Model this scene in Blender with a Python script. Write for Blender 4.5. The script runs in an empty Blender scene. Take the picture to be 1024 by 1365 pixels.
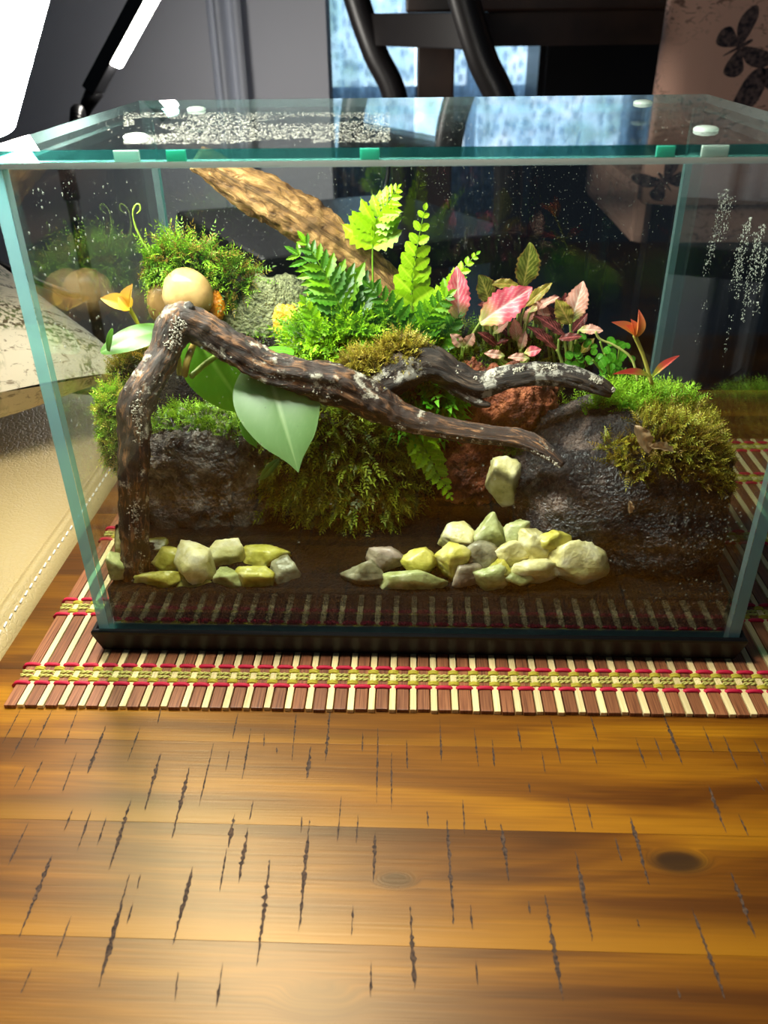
import bpy, bmesh, math, random
from mathutils import Vector, Matrix, noise
from math import sin, cos, pi, radians, sqrt, exp, atan2

rnd = random.Random(7)
scene = bpy.context.scene
COL = scene.collection

# ------------------------------------------------------------------ camera
IMG_W, IMG_H = 1024.0, 1365.0
FPX = 1102.13
CAM = Vector((0.00057, -0.30287, 0.26189))
PITCH, YAW, ROLL = 0.54275, -0.04604, -0.01545
FW = Vector((sin(YAW) * cos(PITCH), cos(YAW) * cos(PITCH), -sin(PITCH)))
_r = FW.cross(Vector((0, 0, 1))).normalized()
_u = _r.cross(FW)
RT = cos(ROLL) * _r + sin(ROLL) * _u
UP = -sin(ROLL) * _r + cos(ROLL) * _u
cam_data = bpy.data.cameras.new('camera')
cam_data.sensor_fit = 'VERTICAL'
cam_data.sensor_height = 36.0
cam_data.sensor_width = 27.0
cam_data.lens = FPX / IMG_H * 36.0
cam_data.clip_start = 0.01
cam_data.clip_end = 50
cam_data.dof.use_dof = True
cam_data.dof.focus_distance = 0.40
cam_data.dof.aperture_fstop = 16.0
cam = bpy.data.objects.new('camera', cam_data)
COL.objects.link(cam)
m3 = Matrix((RT, UP, -FW)).transposed()
cam.matrix_world = Matrix.Translation(CAM) @ m3.to_4x4()
scene.camera = cam

# ------------------------------------------------------------------ world, exposure
world = bpy.data.worlds.new('world')
scene.world = world
world.use_nodes = True
bg = world.node_tree.nodes['Background']
bg.inputs[0].default_value = (0.55, 0.72, 1.0, 1)
bg.inputs[1].default_value = 0.07
scene.view_settings.view_transform = 'Standard'
scene.view_settings.look = 'None'
scene.view_settings.exposure = 0.0
scene.view_settings.gamma = 1.0
scene.view_settings.use_curve_mapping = False
scene.cycles.max_bounces = 10
scene.cycles.diffuse_bounces = 4
scene.cycles.glossy_bounces = 5
scene.cycles.transparent_max_bounces = 40
scene.cycles.use_denoising = True
scene.cycles.sample_clamp_indirect = 4.0
LAMP = 190.0        # strength of the light bars' diffusers
WINDOW = 3.2       # strength of the daylit window panes


# ------------------------------------------------------------------ helpers: picture to place
def ray(px, py):
    return FW + RT * ((px - 512.0) / FPX) + UP * ((682.5 - py) / FPX)


def U(px, py, Y):
    d = ray(px, py)
    return CAM + d * ((Y - CAM.y) / d.y)


def UZ(px, py, Z):
    d = ray(px, py)
    return CAM + d * ((Z - CAM.z) / d.z)


def mpp(P):
    return (Vector(P) - CAM).dot(FW) / FPX


def PX(P):
    d = Vector(P) - CAM
    z = d.dot(FW)
    return 512 + FPX * d.dot(RT) / z, 682.5 - FPX * d.dot(UP) / z


def inpoly(x, y, poly):
    c = False
    j = len(poly) - 1
    for i in range(len(poly)):
        xi, yi = poly[i]
        xj, yj = poly[j]
        if (yi > y) != (yj > y) and x < (xj - xi) * (y - yi) / (yj - yi) + xi:
            c = not c
        j = i
    return c


def S(r, g, b):
    def f(c):
        c /= 255.0
        return c / 12.92 if c <= 0.04045 else ((c + 0.055) / 1.055) ** 2.4
    return (f(r), f(g), f(b))


def mixc(a, b, t):
    return tuple(a[i] * (1 - t) + b[i] * t for i in range(3))


# ------------------------------------------------------------------ helpers: materials
def new_mat(name):
    m = bpy.data.materials.new(name)
    m.use_nodes = True
    nt = m.node_tree
    nt.nodes.clear()
    out = nt.nodes.new('ShaderNodeOutputMaterial')
    return m, nt, out


def N(nt, t, **kw):
    n = nt.nodes.new('ShaderNode' + t)
    for k, v in kw.items():
        if k.startswith('i_'):
            n.inputs[k[2:].replace('_', ' ')].default_value = v
        else:
            setattr(n, k, v)
    return n


def c4(c):
    return (c[0], c[1], c[2], 1.0)


def ramp(nt, fac, stops):
    r = nt.nodes.new('ShaderNodeValToRGB')
    e = r.color_ramp.elements
    while len(e) < len(stops):
        e.new(0.5)
    for i, (p, c) in enumerate(stops):
        e[i].position = p
        e[i].color = c4(c)
    nt.links.new(fac, r.inputs[0])
    return r.outputs[0]


def simple(name, col, rough=0.5, metal=0.0, spec=0.5, bump=None, sheen=0.0, var=None, coat=0.0):
    """plain principled; var=(scale, colour2) noise colour variation; bump=(scale, strength, dist)"""
    m, nt, out = new_mat(name)
    p = N(nt, 'BsdfPrincipled')
    p.inputs['Base Color'].default_value = c4(col)
    p.inputs['Roughness'].default_value = rough
    p.inputs['Metallic'].default_value = metal
    p.inputs['Specular IOR Level'].default_value = spec
    p.inputs['Sheen Weight'].default_value = sheen
    p.inputs['Coat Weight'].default_value = coat
    g = N(nt, 'NewGeometry')
    if var:
        n = N(nt, 'TexNoise')
        n.inputs['Scale'].default_value = var[0]
        n.inputs['Detail'].default_value = 6
        nt.links.new(g.outputs['Position'], n.inputs['Vector'])
        c = ramp(nt, n.outputs['Fac'], [(0.35, col), (0.65, var[1])])
        nt.links.new(c, p.inputs['Base Color'])
    if bump:
        n = N(nt, 'TexNoise')
        n.inputs['Scale'].default_value = bump[0]
        n.inputs['Detail'].default_value = 5
        nt.links.new(g.outputs['Position'], n.inputs['Vector'])
        b = N(nt, 'Bump')
        b.inputs['Strength'].default_value = bump[1]
        b.inputs['Distance'].default_value = bump[2]
        nt.links.new(n.outputs['Fac'], b.inputs['Height'])
        nt.links.new(b.outputs[0], p.inputs['Normal'])
    nt.links.new(p.outputs[0], out.inputs[0])
    return m


def fresnel_fac(nt, ior=1.5):
    g = N(nt, 'NewGeometry')
    mx = N(nt, 'Mix')
    mx.data_type = 'FLOAT'
    nt.links.new(g.outputs['Backfacing'], mx.inputs[0])
    mx.inputs[2].default_value = ior
    mx.inputs[3].default_value = 1 / ior
    f = N(nt, 'Fresnel')
    nt.links.new(mx.outputs[0], f.inputs['IOR'])
    return f.outputs[0]


def pane_mat(name, tint, ior=1.5, rough=0.0, ripple=None):
    m, nt, out = new_mat(name)
    t = N(nt, 'BsdfTransparent')
    t.inputs[0].default_value = c4(tint)
    gl = N(nt, 'BsdfGlossy')
    gl.inputs['Roughness'].default_value = rough
    gl.inputs['Color'].default_value = (1, 1, 1, 1)
    if ripple:
        n = N(nt, 'TexNoise')
        n.inputs['Scale'].default_value = ripple[0]
        g = N(nt, 'NewGeometry')
        nt.links.new(g.outputs['Position'], n.inputs['Vector'])
        b = N(nt, 'Bump')
        b.inputs['Strength'].default_value = ripple[1]
        b.inputs['Distance'].default_value = 0.002
        nt.links.new(n.outputs['Fac'], b.inputs['Height'])
        nt.links.new(b.outputs[0], gl.inputs['Normal'])
    mx = N(nt, 'MixShader')
    nt.links.new(fresnel_fac(nt, ior), mx.inputs[0])
    nt.links.new(t.outputs[0], mx.inputs[1])
    nt.links.new(gl.outputs[0], mx.inputs[2])
    nt.links.new(mx.outputs[0], out.inputs[0])
    return m


def edge_mat(name, col, tl=0.5, clear=0.42):
    """ground edge of greenish float glass"""
    m, nt, out = new_mat(name)
    p = N(nt, 'BsdfPrincipled')
    p.inputs['Base Color'].default_value = c4(col)
    p.inputs['Roughness'].default_value = 0.12
    tr = N(nt, 'BsdfTranslucent')
    tr.inputs[0].default_value = c4(mixc(col, (0.1, 0.55, 0.5), 0.25))
    ts = N(nt, 'BsdfTransparent')
    ts.inputs[0].default_value = c4((0.25, 0.75, 0.68))
    m1 = N(nt, 'MixShader')
    m1.inputs[0].default_value = tl
    m2 = N(nt, 'MixShader')
    m2.inputs[0].default_value = clear
    nt.links.new(p.outputs[0], m1.inputs[1])
    nt.links.new(tr.outputs[0], m1.inputs[2])
    nt.links.new(m1.outputs[0], m2.inputs[1])
    nt.links.new(ts.outputs[0], m2.inputs[2])
    nt.links.new(m2.outputs[0], out.inputs[0])
    return m


def plant_mat(name, rough=0.45, transl=0.35, varyhue=0.0, spec=0.4):
    """leaf tissue: vertex colour 'col', light passes through"""
    m, nt, out = new_mat(name)
    a = N(nt, 'Attribute')
    a.attribute_name = 'col'
    col = a.outputs['Color']
    if varyhue:
        oi = N(nt, 'ObjectInfo')
        h = N(nt, 'HueSaturation')
        mr = N(nt, 'MapRange')
        mr.inputs['To Min'].default_value = 1 - varyhue
        mr.inputs['To Max'].default_value = 1 + varyhue
        nt.links.new(oi.outputs['Random'], mr.inputs['Value'])
        nt.links.new(mr.outputs[0], h.inputs['Value'])
        nt.links.new(col, h.inputs['Color'])
        col = h.outputs[0]
    p = N(nt, 'BsdfPrincipled')
    p.inputs['Roughness'].default_value = rough
    p.inputs['Specular IOR Level'].default_value = spec
    nt.links.new(col, p.inputs['Base Color'])
    tr = N(nt, 'BsdfTranslucent')
    nt.links.new(col, tr.inputs[0])
    mx = N(nt, 'MixShader')
    mx.inputs[0].default_value = transl
    nt.links.new(p.outputs[0], mx.inputs[1])
    nt.links.new(tr.outputs[0], mx.inputs[2])
    nt.links.new(mx.outputs[0], out.inputs[0])
    return m


def rock_mat(name, stops, scale, rough=0.6, bump=(300, 0.6, 0.002), spec=0.5, grain=0.0):
    m, nt, out = new_mat(name)
    g = N(nt, 'NewGeometry')
    n = N(nt, 'TexNoise')
    n.inputs['Scale'].default_value = scale
    n.inputs['Detail'].default_value = 8
    n.inputs['Roughness'].default_value = 0.65
    nt.links.new(g.outputs['Position'], n.inputs['Vector'])
    c = ramp(nt, n.outputs['Fac'], stops)
    p = N(nt, 'BsdfPrincipled')
    p.inputs['Roughness'].default_value = rough
    p.inputs['Specular IOR Level'].default_value = spec
    nt.links.new(c, p.inputs['Base Color'])
    v = N(nt, 'TexNoise')
    v.inputs['Scale'].default_value = bump[0]
    v.inputs['Detail'].default_value = 4
    nt.links.new(g.outputs['Position'], v.inputs['Vector'])
    b = N(nt, 'Bump')
    b.inputs['Strength'].default_value = bump[1]
    b.inputs['Distance'].default_value = bump[2]
    nt.links.new(v.outputs['Fac'], b.inputs['Height'])
    nt.links.new(b.outputs[0], p.inputs['Normal'])
    nt.links.new(p.outputs[0], out.inputs[0])
    return m


def emis_mat(name, col, strength):
    m, nt, out = new_mat(name)
    e = N(nt, 'Emission')
    e.inputs[0].default_value = c4(col)
    e.inputs[1].default_value = strength
    nt.links.new(e.outputs[0], out.inputs[0])
    return m


# ------------------------------------------------------------------ helpers: objects and meshes
ORG = {}
INNER = False     # True while building things that must stay inside the glass


def keep_in(v):
    return Vector((max(-0.1445, min(0.1445, v.x)), max(0.0056, min(0.1838, v.y)), min(0.2165, v.z)))


def tag(o, label=None, cat=None, group=None, kind=None):
    if label:
        o['label'] = label
    if cat:
        o['category'] = cat
    if group:
        o['group'] = group
    if kind:
        o['kind'] = kind
    return o


def thing(name, label, cat, loc=(0, 0, 0), group=None, kind=None):
    o = bpy.data.objects.new(name, None)
    o.empty_display_size = 0.02
    o.location = loc
    COL.objects.link(o)
    ORG[o.name] = Vector(loc)
    return tag(o, label, cat, group, kind)


def link(name, me, mat, parent=None, origin=None):
    o = bpy.data.objects.new(name, me)
    COL.objects.link(o)
    if parent is not None:
        o.parent = parent
        ORG[o.name] = ORG[parent.name]
    else:
        ORG[o.name] = Vector(origin or (0, 0, 0))
        o.location = ORG[o.name]
    return o


def shared(name, me, parent, world_matrix):
    """a part that shares mesh data, placed by its world matrix"""
    o = bpy.data.objects.new(name, me)
    COL.objects.link(o)
    o.parent = parent
    o.matrix_basis = Matrix.Translation(-ORG[parent.name]) @ world_matrix
    ORG[o.name] = ORG[parent.name]
    return o


class MB:
    def __init__(s):
        s.v = []
        s.f = []
        s.c = []
        s.uv = []
        s.m = []

    def add(s, vs, fs, col=None, uv=None, mi=0):
        o = len(s.v)
        s.v.extend(Vector(v) for v in vs)
        s.f.extend(tuple(i + o for i in f) for f in fs)
        s.m.extend([mi] * len(fs))
        if col is not None:
            if isinstance(col[0], (float, int)):
                s.c.extend([col] * len(vs))
            else:
                s.c.extend(col)
        if uv is not None:
            s.uv.extend(uv)

    def box(s, a, b, mi=0, col=None, mis=None):
        x0, y0, z0 = a
        x1, y1, z1 = b
        vs = [(x0, y0, z0), (x1, y0, z0), (x1, y1, z0), (x0, y1, z0), (x0, y0, z1), (x1, y0, z1), (x1, y1, z1), (x0, y1, z1)]
        fs = [(0, 3, 2, 1), (4, 5, 6, 7), (0, 1, 5, 4), (1, 2, 6, 5), (2, 3, 7, 6), (3, 0, 4, 7)]
        o = len(s.m)
        s.add(vs, fs, col, None, mi)
        if mis:
            for k, v in mis.items():
                s.m[o + k] = v

    def obox(s, c, ax, ay, az, mi=0, col=None):
        """oriented box from centre and half-axis vectors"""
        c, ax, ay, az = Vector(c), Vector(ax), Vector(ay), Vector(az)
        vs = [c + ax * i + ay * j + az * k for k in (-1, 1) for j in (-1, 1) for i in (-1, 1)]
        fs = [(0, 2, 3, 1), (4, 5, 7, 6), (0, 1, 5, 4), (1, 3, 7, 5), (3, 2, 6, 7), (2, 0, 4, 6)]
        s.add(vs, fs, col, None, mi)

    def tube(s, pts, rad, segs=8, col=None, cap=True, rfun=None, steps=None, mi=0):
        pts = [Vector(p) for p in pts]
        if not isinstance(rad, (list, tuple)):
            rad = [rad] * len(pts)
        if steps:
            pts, rad = spline(pts, rad, steps)
        n = len(pts)
        t0 = (pts[1] - pts[0]).normalized()
        ref = Vector((0, 0, 1)) if abs(t0.z) < 0.9 else Vector((1, 0, 0))
        a = t0.cross(ref).normalized()
        vs = []
        uvs = []
        L = 0.0
        for i in range(n):
            t = (pts[min(i + 1, n - 1)] - pts[max(i - 1, 0)])
            if t.length < 1e-9:
                t = t0
            t = t.normalized()
            a = (a - t * a.dot(t)).normalized()
            b = t.cross(a)
            if i:
                L += (pts[i] - pts[i - 1]).length
            for k in range(segs):
                th = 2 * pi * k / segs
                r = rad[i]
                if rfun:
                    r *= rfun(th, L, i / (n - 1))
                vs.append(pts[i] + (a * cos(th) + b * sin(th)) * r)
                uvs.append((k / segs, L))
        fs = []
        for i in range(n - 1):
            for k in range(segs):
                k2 = (k + 1) % segs
                fs.append((i * segs + k, i * segs + k2, (i + 1) * segs + k2, (i + 1) * segs + k))
        if cap:
            fs.append(tuple(range(segs - 1, -1, -1)))
            fs.append(tuple((n - 1) * segs + k for k in range(segs)))
        if callable(col):
            cc = [col(vs[i], i % segs, i // segs) for i in range(len(vs))]
        else:
            cc = col
        s.add(vs, fs, cc, uvs if s.uv or not s.v else None, mi)
        return vs

    def mesh(s, name, mats, smooth=True, org=None, bevel=0.0):
        me = bpy.data.meshes.new(name)
        o = org or Vector((0, 0, 0))
        me.from_pydata([tuple((keep_in(v) if INNER and org is not None else v) - o) for v in s.v], [], s.f)
        if not isinstance(mats, (list, tuple)):
            mats = [mats]
        for m in mats:
            me.materials.append(m)
        if any(s.m):
            me.polygons.foreach_set('material_index', s.m)
        if s.c and len(s.c) == len(s.v):
            at = me.color_attributes.new('col', 'FLOAT_COLOR', 'POINT')
            flat = []
            for c in s.c:
                flat.extend((c[0], c[1], c[2], 1.0))
            at.data.foreach_set('color', flat)
        if s.uv and len(s.uv) == len(s.v):
            ul = me.uv_layers.new(name='UVMap')
            flat = []
            for l in me.loops:
                flat.extend(s.uv[l.vertex_index])
            ul.data.foreach_set('uv', flat)
        if smooth:
            me.polygons.foreach_set('use_smooth', [True] * len(me.polygons))
        if bevel:
            bm = bmesh.new()
            bm.from_mesh(me)
            bmesh.ops.bevel(bm, geom=list(bm.edges), offset=bevel, segments=2, affect='EDGES', profile=0.6)
            bm.to_mesh(me)
            bm.free()
        me.update()
        return me

    def build(s, name, mats, parent=None, origin=None, smooth=True, bevel=0.0):
        org = ORG[parent.name] if parent is not None else Vector(origin or (0, 0, 0))
        return link(name, s.mesh(name, mats, smooth, org, bevel), mats, parent, origin)


def spline(pts, rad, steps):
    out = []
    ro = []
    n = len(pts)
    for i in range(n - 1):
        p0 = pts[max(i - 1, 0)]
        p1 = pts[i]
        p2 = pts[i + 1]
        p3 = pts[min(i + 2, n - 1)]
        for k in range(steps):
            t = k / steps
            out.append(0.5 * ((2 * p1) + (p2 - p0) * t + (2 * p0 - 5 * p1 + 4 * p2 - p3) * t * t + (3 * p1 - p0 - 3 * p2 + p3) * t ** 3))
            ro.append(rad[i] * (1 - t) + rad[i + 1] * t)
    out.append(pts[-1])
    ro.append(rad[-1])
    return out, ro


def box_obj(name, a, b, mat, parent=None, bevel=0.0, origin=None):
    m = MB()
    m.box(a, b)
    return m.build(name, mat, parent, origin, smooth=False, bevel=bevel)


def fb(p, oct=4, lac=2.1):
    s = 0.0
    a = 1.0
    q = Vector(p)
    for _ in range(oct):
        s += a * noise.noise(q)
        q = q * lac
        a *= 0.5
    return s


_ICO = {}


def ico(sub):
    if sub not in _ICO:
        bm = bmesh.new()
        bmesh.ops.create_icosphere(bm, subdivisions=sub, radius=1.0)
        _ICO[sub] = ([v.co.copy() for v in bm.verts], [tuple(v.index for v in f.verts) for f in bm.faces])
        bm.free()
    return _ICO[sub]


def blob(mb, c, r, sub=4, amp=0.2, freq=1.5, fine=0.0, finef=8, seed=0, rot=None, power=2.0, zmin=None):
    """noise-shaped stone or mound"""
    vs, fs = ico(sub)
    off = Vector((seed * 3.17, seed * 1.71, seed * 2.39))
    out = []
    c = Vector(c)
    for d in vs:
        e = d
        if power != 2.0:
            k = (abs(d.x) ** power + abs(d.y) ** power + abs(d.z) ** power) ** (-1 / power)
            e = d * k
        s = 1 + amp * fb(d * freq + off, 4)
        if fine:
            s += fine * fb(d * finef + off, 3)
        q = Vector((e.x * r[0], e.y * r[1], e.z * r[2])) * s
        if rot:
            q = rot @ q
        q = c + q
        if zmin is not None and q.z < zmin:
            q.z = zmin
        out.append(q)
    mb.add(out, fs)
    return out


def chunk(mb, c, r, seed, cuts=9, sub=4, rot=None, rough=0.02):
    """broken stone with flat facets: a sphere cut by random planes"""
    R = random.Random(seed)
    planes = []
    for _ in range(cuts):
        n = Vector((R.gauss(0, 1), R.gauss(0, 1), R.gauss(0, 1))).normalized()
        planes.append((n, R.uniform(0.55, 0.86)))
    vs, fs = ico(sub)
    out = []
    off = Vector((seed * 1.3, seed * 0.7, seed * 2.9))
    for d in vs:
        t = 1.05
        for n, k in planes:
            dn = d.dot(n)
            if dn > 1e-3:
                t = min(t, k / dn)
        t += rough * fb(d * 4 + off, 4)
        q = Vector((d.x * r[0], d.y * r[1], d.z * r[2])) * t
        if rot:
            q = rot @ q
        out.append(Vector(c) + q)
    mb.add(out, fs)
    return out


def frame(y, zhint):
    y = Vector(y).normalized()
    z = Vector(zhint)
    z = (z - y * z.dot(y))
    if z.length < 1e-6:
        z = Vector((0.1, 0.2, 0.97))
        z = z - y * z.dot(y)
    z.normalize()
    x = y.cross(z)
    return x, y, z


def mat_from(x, y, z, o):
    m = Matrix((x, y, z)).transposed().to_4x4()
    m.translation = o
    return m


TOCAM = -FW


# ================================================================== SETTING
ZT = -0.0025          # table top
FLOOR = -0.46
m_floor = simple('floor_dark', S(38, 28, 24), 0.5, var=(6, S(24, 18, 16)))
m_wall = simple('wall_grey_paint', S(214, 216, 226), 0.85, bump=(180, 0.1, 0.001))
m_wall2 = simple('wall_dark_paint', S(70, 74, 86), 0.85)
m_ceil = simple('ceiling_white', S(200, 200, 200), 0.9)

tag(box_obj('floor', (-3.0, -1.6, FLOOR - 0.05), (3.2, 3.6, FLOOR), m_floor), kind='structure')
tag(box_obj('ceiling', (-3.0, -1.6, 1.95), (3.2, 3.6, 2.0), m_ceil), kind='structure')
tag(box_obj('wall_left', (-3.0, -1.6, FLOOR), (-2.92, 3.5, 1.95), m_wall), kind='structure')
tag(box_obj('wall_right', (3.1, -1.6, FLOOR), (3.2, 3.5, 1.95), m_wall2), kind='structure')
WX0, WX1, WZ0, WZ1 = -0.42, 0.80, -0.02, 1.55
YB = 3.10
mb = MB()
mb.box((-3.0, YB, FLOOR), (WX0, YB + 0.1, 1.95))
mb.box((WX1, YB, FLOOR), (3.2, YB + 0.1, 1.95))
mb.box((WX0, YB, FLOOR), (WX1, YB + 0.1, WZ0))
mb.box((WX0, YB, WZ1), (WX1, YB + 0.1, 1.95))
tag(mb.build('wall_back', m_wall2, smooth=False), kind='structure')
# short pale partition wall on the left
pe = U(436, 60, 1.42)
tag(box_obj('wall_partition', (-2.92, 1.42, FLOOR), (pe.x, 1.50, 1.95), m_wall), kind='structure')


def window_mat():
    m, nt, out = new_mat('window_daylight')
    g = N(nt, 'NewGeometry')
    n = N(nt, 'TexNoise')
    n.inputs['Scale'].default_value = 9
    n.inputs['Detail'].default_value = 4
    nt.links.new(g.outputs['Position'], n.inputs['Vector'])
    c = ramp(nt, n.outputs['Fac'], [(0.35, (0.20, 0.36, 0.36)), (0.55, (0.42, 0.62, 0.80)), (0.72, (0.85, 0.95, 1.0))])
    e = N(nt, 'Emission')
    e.inputs[1].default_value = WINDOW
    nt.links.new(c, e.inputs[0])
    nt.links.new(e.outputs[0], out.inputs[0])
    return m


m_winpane = window_mat()
m_winframe = simple('window_frame_white', S(190, 196, 205), 0.5)
win = tag(thing('window_1', None, None, (0.19, YB + 0.05, WZ0)), kind='structure')
mb = MB()
for x in (WX0, WX1 - 0.05):
    mb.box((x, YB + 0.01, WZ0), (x + 0.05, YB + 0.09, WZ1))
mb.box((WX0, YB + 0.01, WZ0), (WX1, YB + 0.09, WZ0 + 0.05))
mb.box((WX0, YB + 0.01, WZ1 - 0.05), (WX1, YB + 0.09, WZ1))
mb.box((0.17, YB + 0.02, WZ0), (0.21, YB + 0.08, WZ1))
mb.build('window_frame', m_winframe, win, smooth=False)
for x0, x1 in ((WX0 + 0.05, 0.17), (0.21, WX1 - 0.05)):
    box_obj('pane', (x0, YB + 0.045, WZ0 + 0.05), (x1, YB + 0.055, WZ1 - 0.05), m_winpane, win)


def sheer_mat(name, col, t):
    m, nt, out = new_mat(name)
    d = N(nt, 'BsdfDiffuse')
    d.inputs[0].default_value = c4(col)
    tl = N(nt, 'BsdfTranslucent')
    tl.inputs[0].default_value = c4(col)
    ts = N(nt, 'BsdfTransparent')
    g = N(nt, 'NewGeometry')
    v = N(nt, 'TexVoronoi')
    v.inputs['Scale'].default_value = 26
    nt.links.new(g.outputs['Position'], v.inputs['Vector'])
    mr = N(nt, 'MapRange')
    mr.inputs['From Max'].default_value = 0.6
    mr.inputs['To Min'].default_value = t * 0.5
    mr.inputs['To Max'].default_value = min(1, t * 1.5)
    nt.links.new(v.outputs['Distance'], mr.inputs['Value'])
    a = N(nt, 'MixShader')
    a.inputs[0].default_value = 0.6
    nt.links.new(d.outputs[0], a.inputs[1])
    nt.links.new(tl.outputs[0], a.inputs[2])
    b = N(nt, 'MixShader')
    nt.links.new(mr.outputs[0], b.inputs[0])
    nt.links.new(a.outputs[0], b.inputs[1])
    nt.links.new(ts.outputs[0], b.inputs[2])
    nt.links.new(b.outputs[0], out.inputs[0])
    return m


m_sheer = sheer_mat('sheer_curtain_blue', S(196, 216, 236), 0.45)
m_curt = simple('curtain_pale_cloth', S(205, 210, 222), 0.9)


def curtain(name, label, x0, x1, y, z0, z1, waves, amp, mat, seed):
    mb = MB()
    nx, nz = waves * 10, 6
    vs, fs = [], []
    for side in (0, 1):
        for j in range(nz + 1):
            for i in range(nx + 1):
                t = i / nx
                a = amp * (1.1 - 0.35 * j / nz)
                yy = y + a * sin(t * waves * 2 * pi + seed) + 0.3 * a * sin(t * waves * 4.7 + seed * 2) + side * 0.004
                vs.append((x0 + (x1 - x0) * t, yy, z0 + (z1 - z0) * j / nz))
    K = (nz + 1) * (nx + 1)
    for j in range(nz):
        for i in range(nx):
            a = j * (nx + 1) + i
            fs.append((a, a + 1, a + nx + 2, a + nx + 1))
            fs.append((K + a, K + a + nx + 1, K + a + nx + 2, K + a + 1))
    for i in range(nx):
        fs.append((i, K + i, K + i + 1, i + 1))
        b = nz * (nx + 1) + i
        fs.append((b, b + 1, K + b + 1, K + b))
    mb.add(vs, fs)
    o = mb.build(name, mat, origin=((x0 + x1) / 2, y, z0))
    return tag(o, label, 'curtain', 'sheer curtains at the window' if name == 'sheer_curtain' else None)


curtain('sheer_curtain', 'pale blue sheer curtain hanging at the left of the window', -0.50, -0.02, YB - 0.10, FLOOR + 0.03, 1.75, 7, 0.025, m_sheer, 0.4)
curtain('sheer_curtain', 'pale blue sheer curtain seen beneath the dark dining table', 0.12, 0.84, YB - 0.10, FLOOR + 0.03, 1.75, 9, 0.025, m_sheer, 1.9)
cl = U(276, 60, 1.36)
cr = U(322, 60, 1.36)
curtain('gathered_curtain', 'narrow pale curtain strip hanging before the grey wall', cl.x, cr.x, 1.38, FLOOR + 0.03, 1.90, 2, 0.012, m_curt, 0.2)

# ================================================================== COFFEE TABLE
KN = [UZ(905, 1149, ZT), UZ(528, 1173, ZT), UZ(425, 1335, ZT)]


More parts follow.
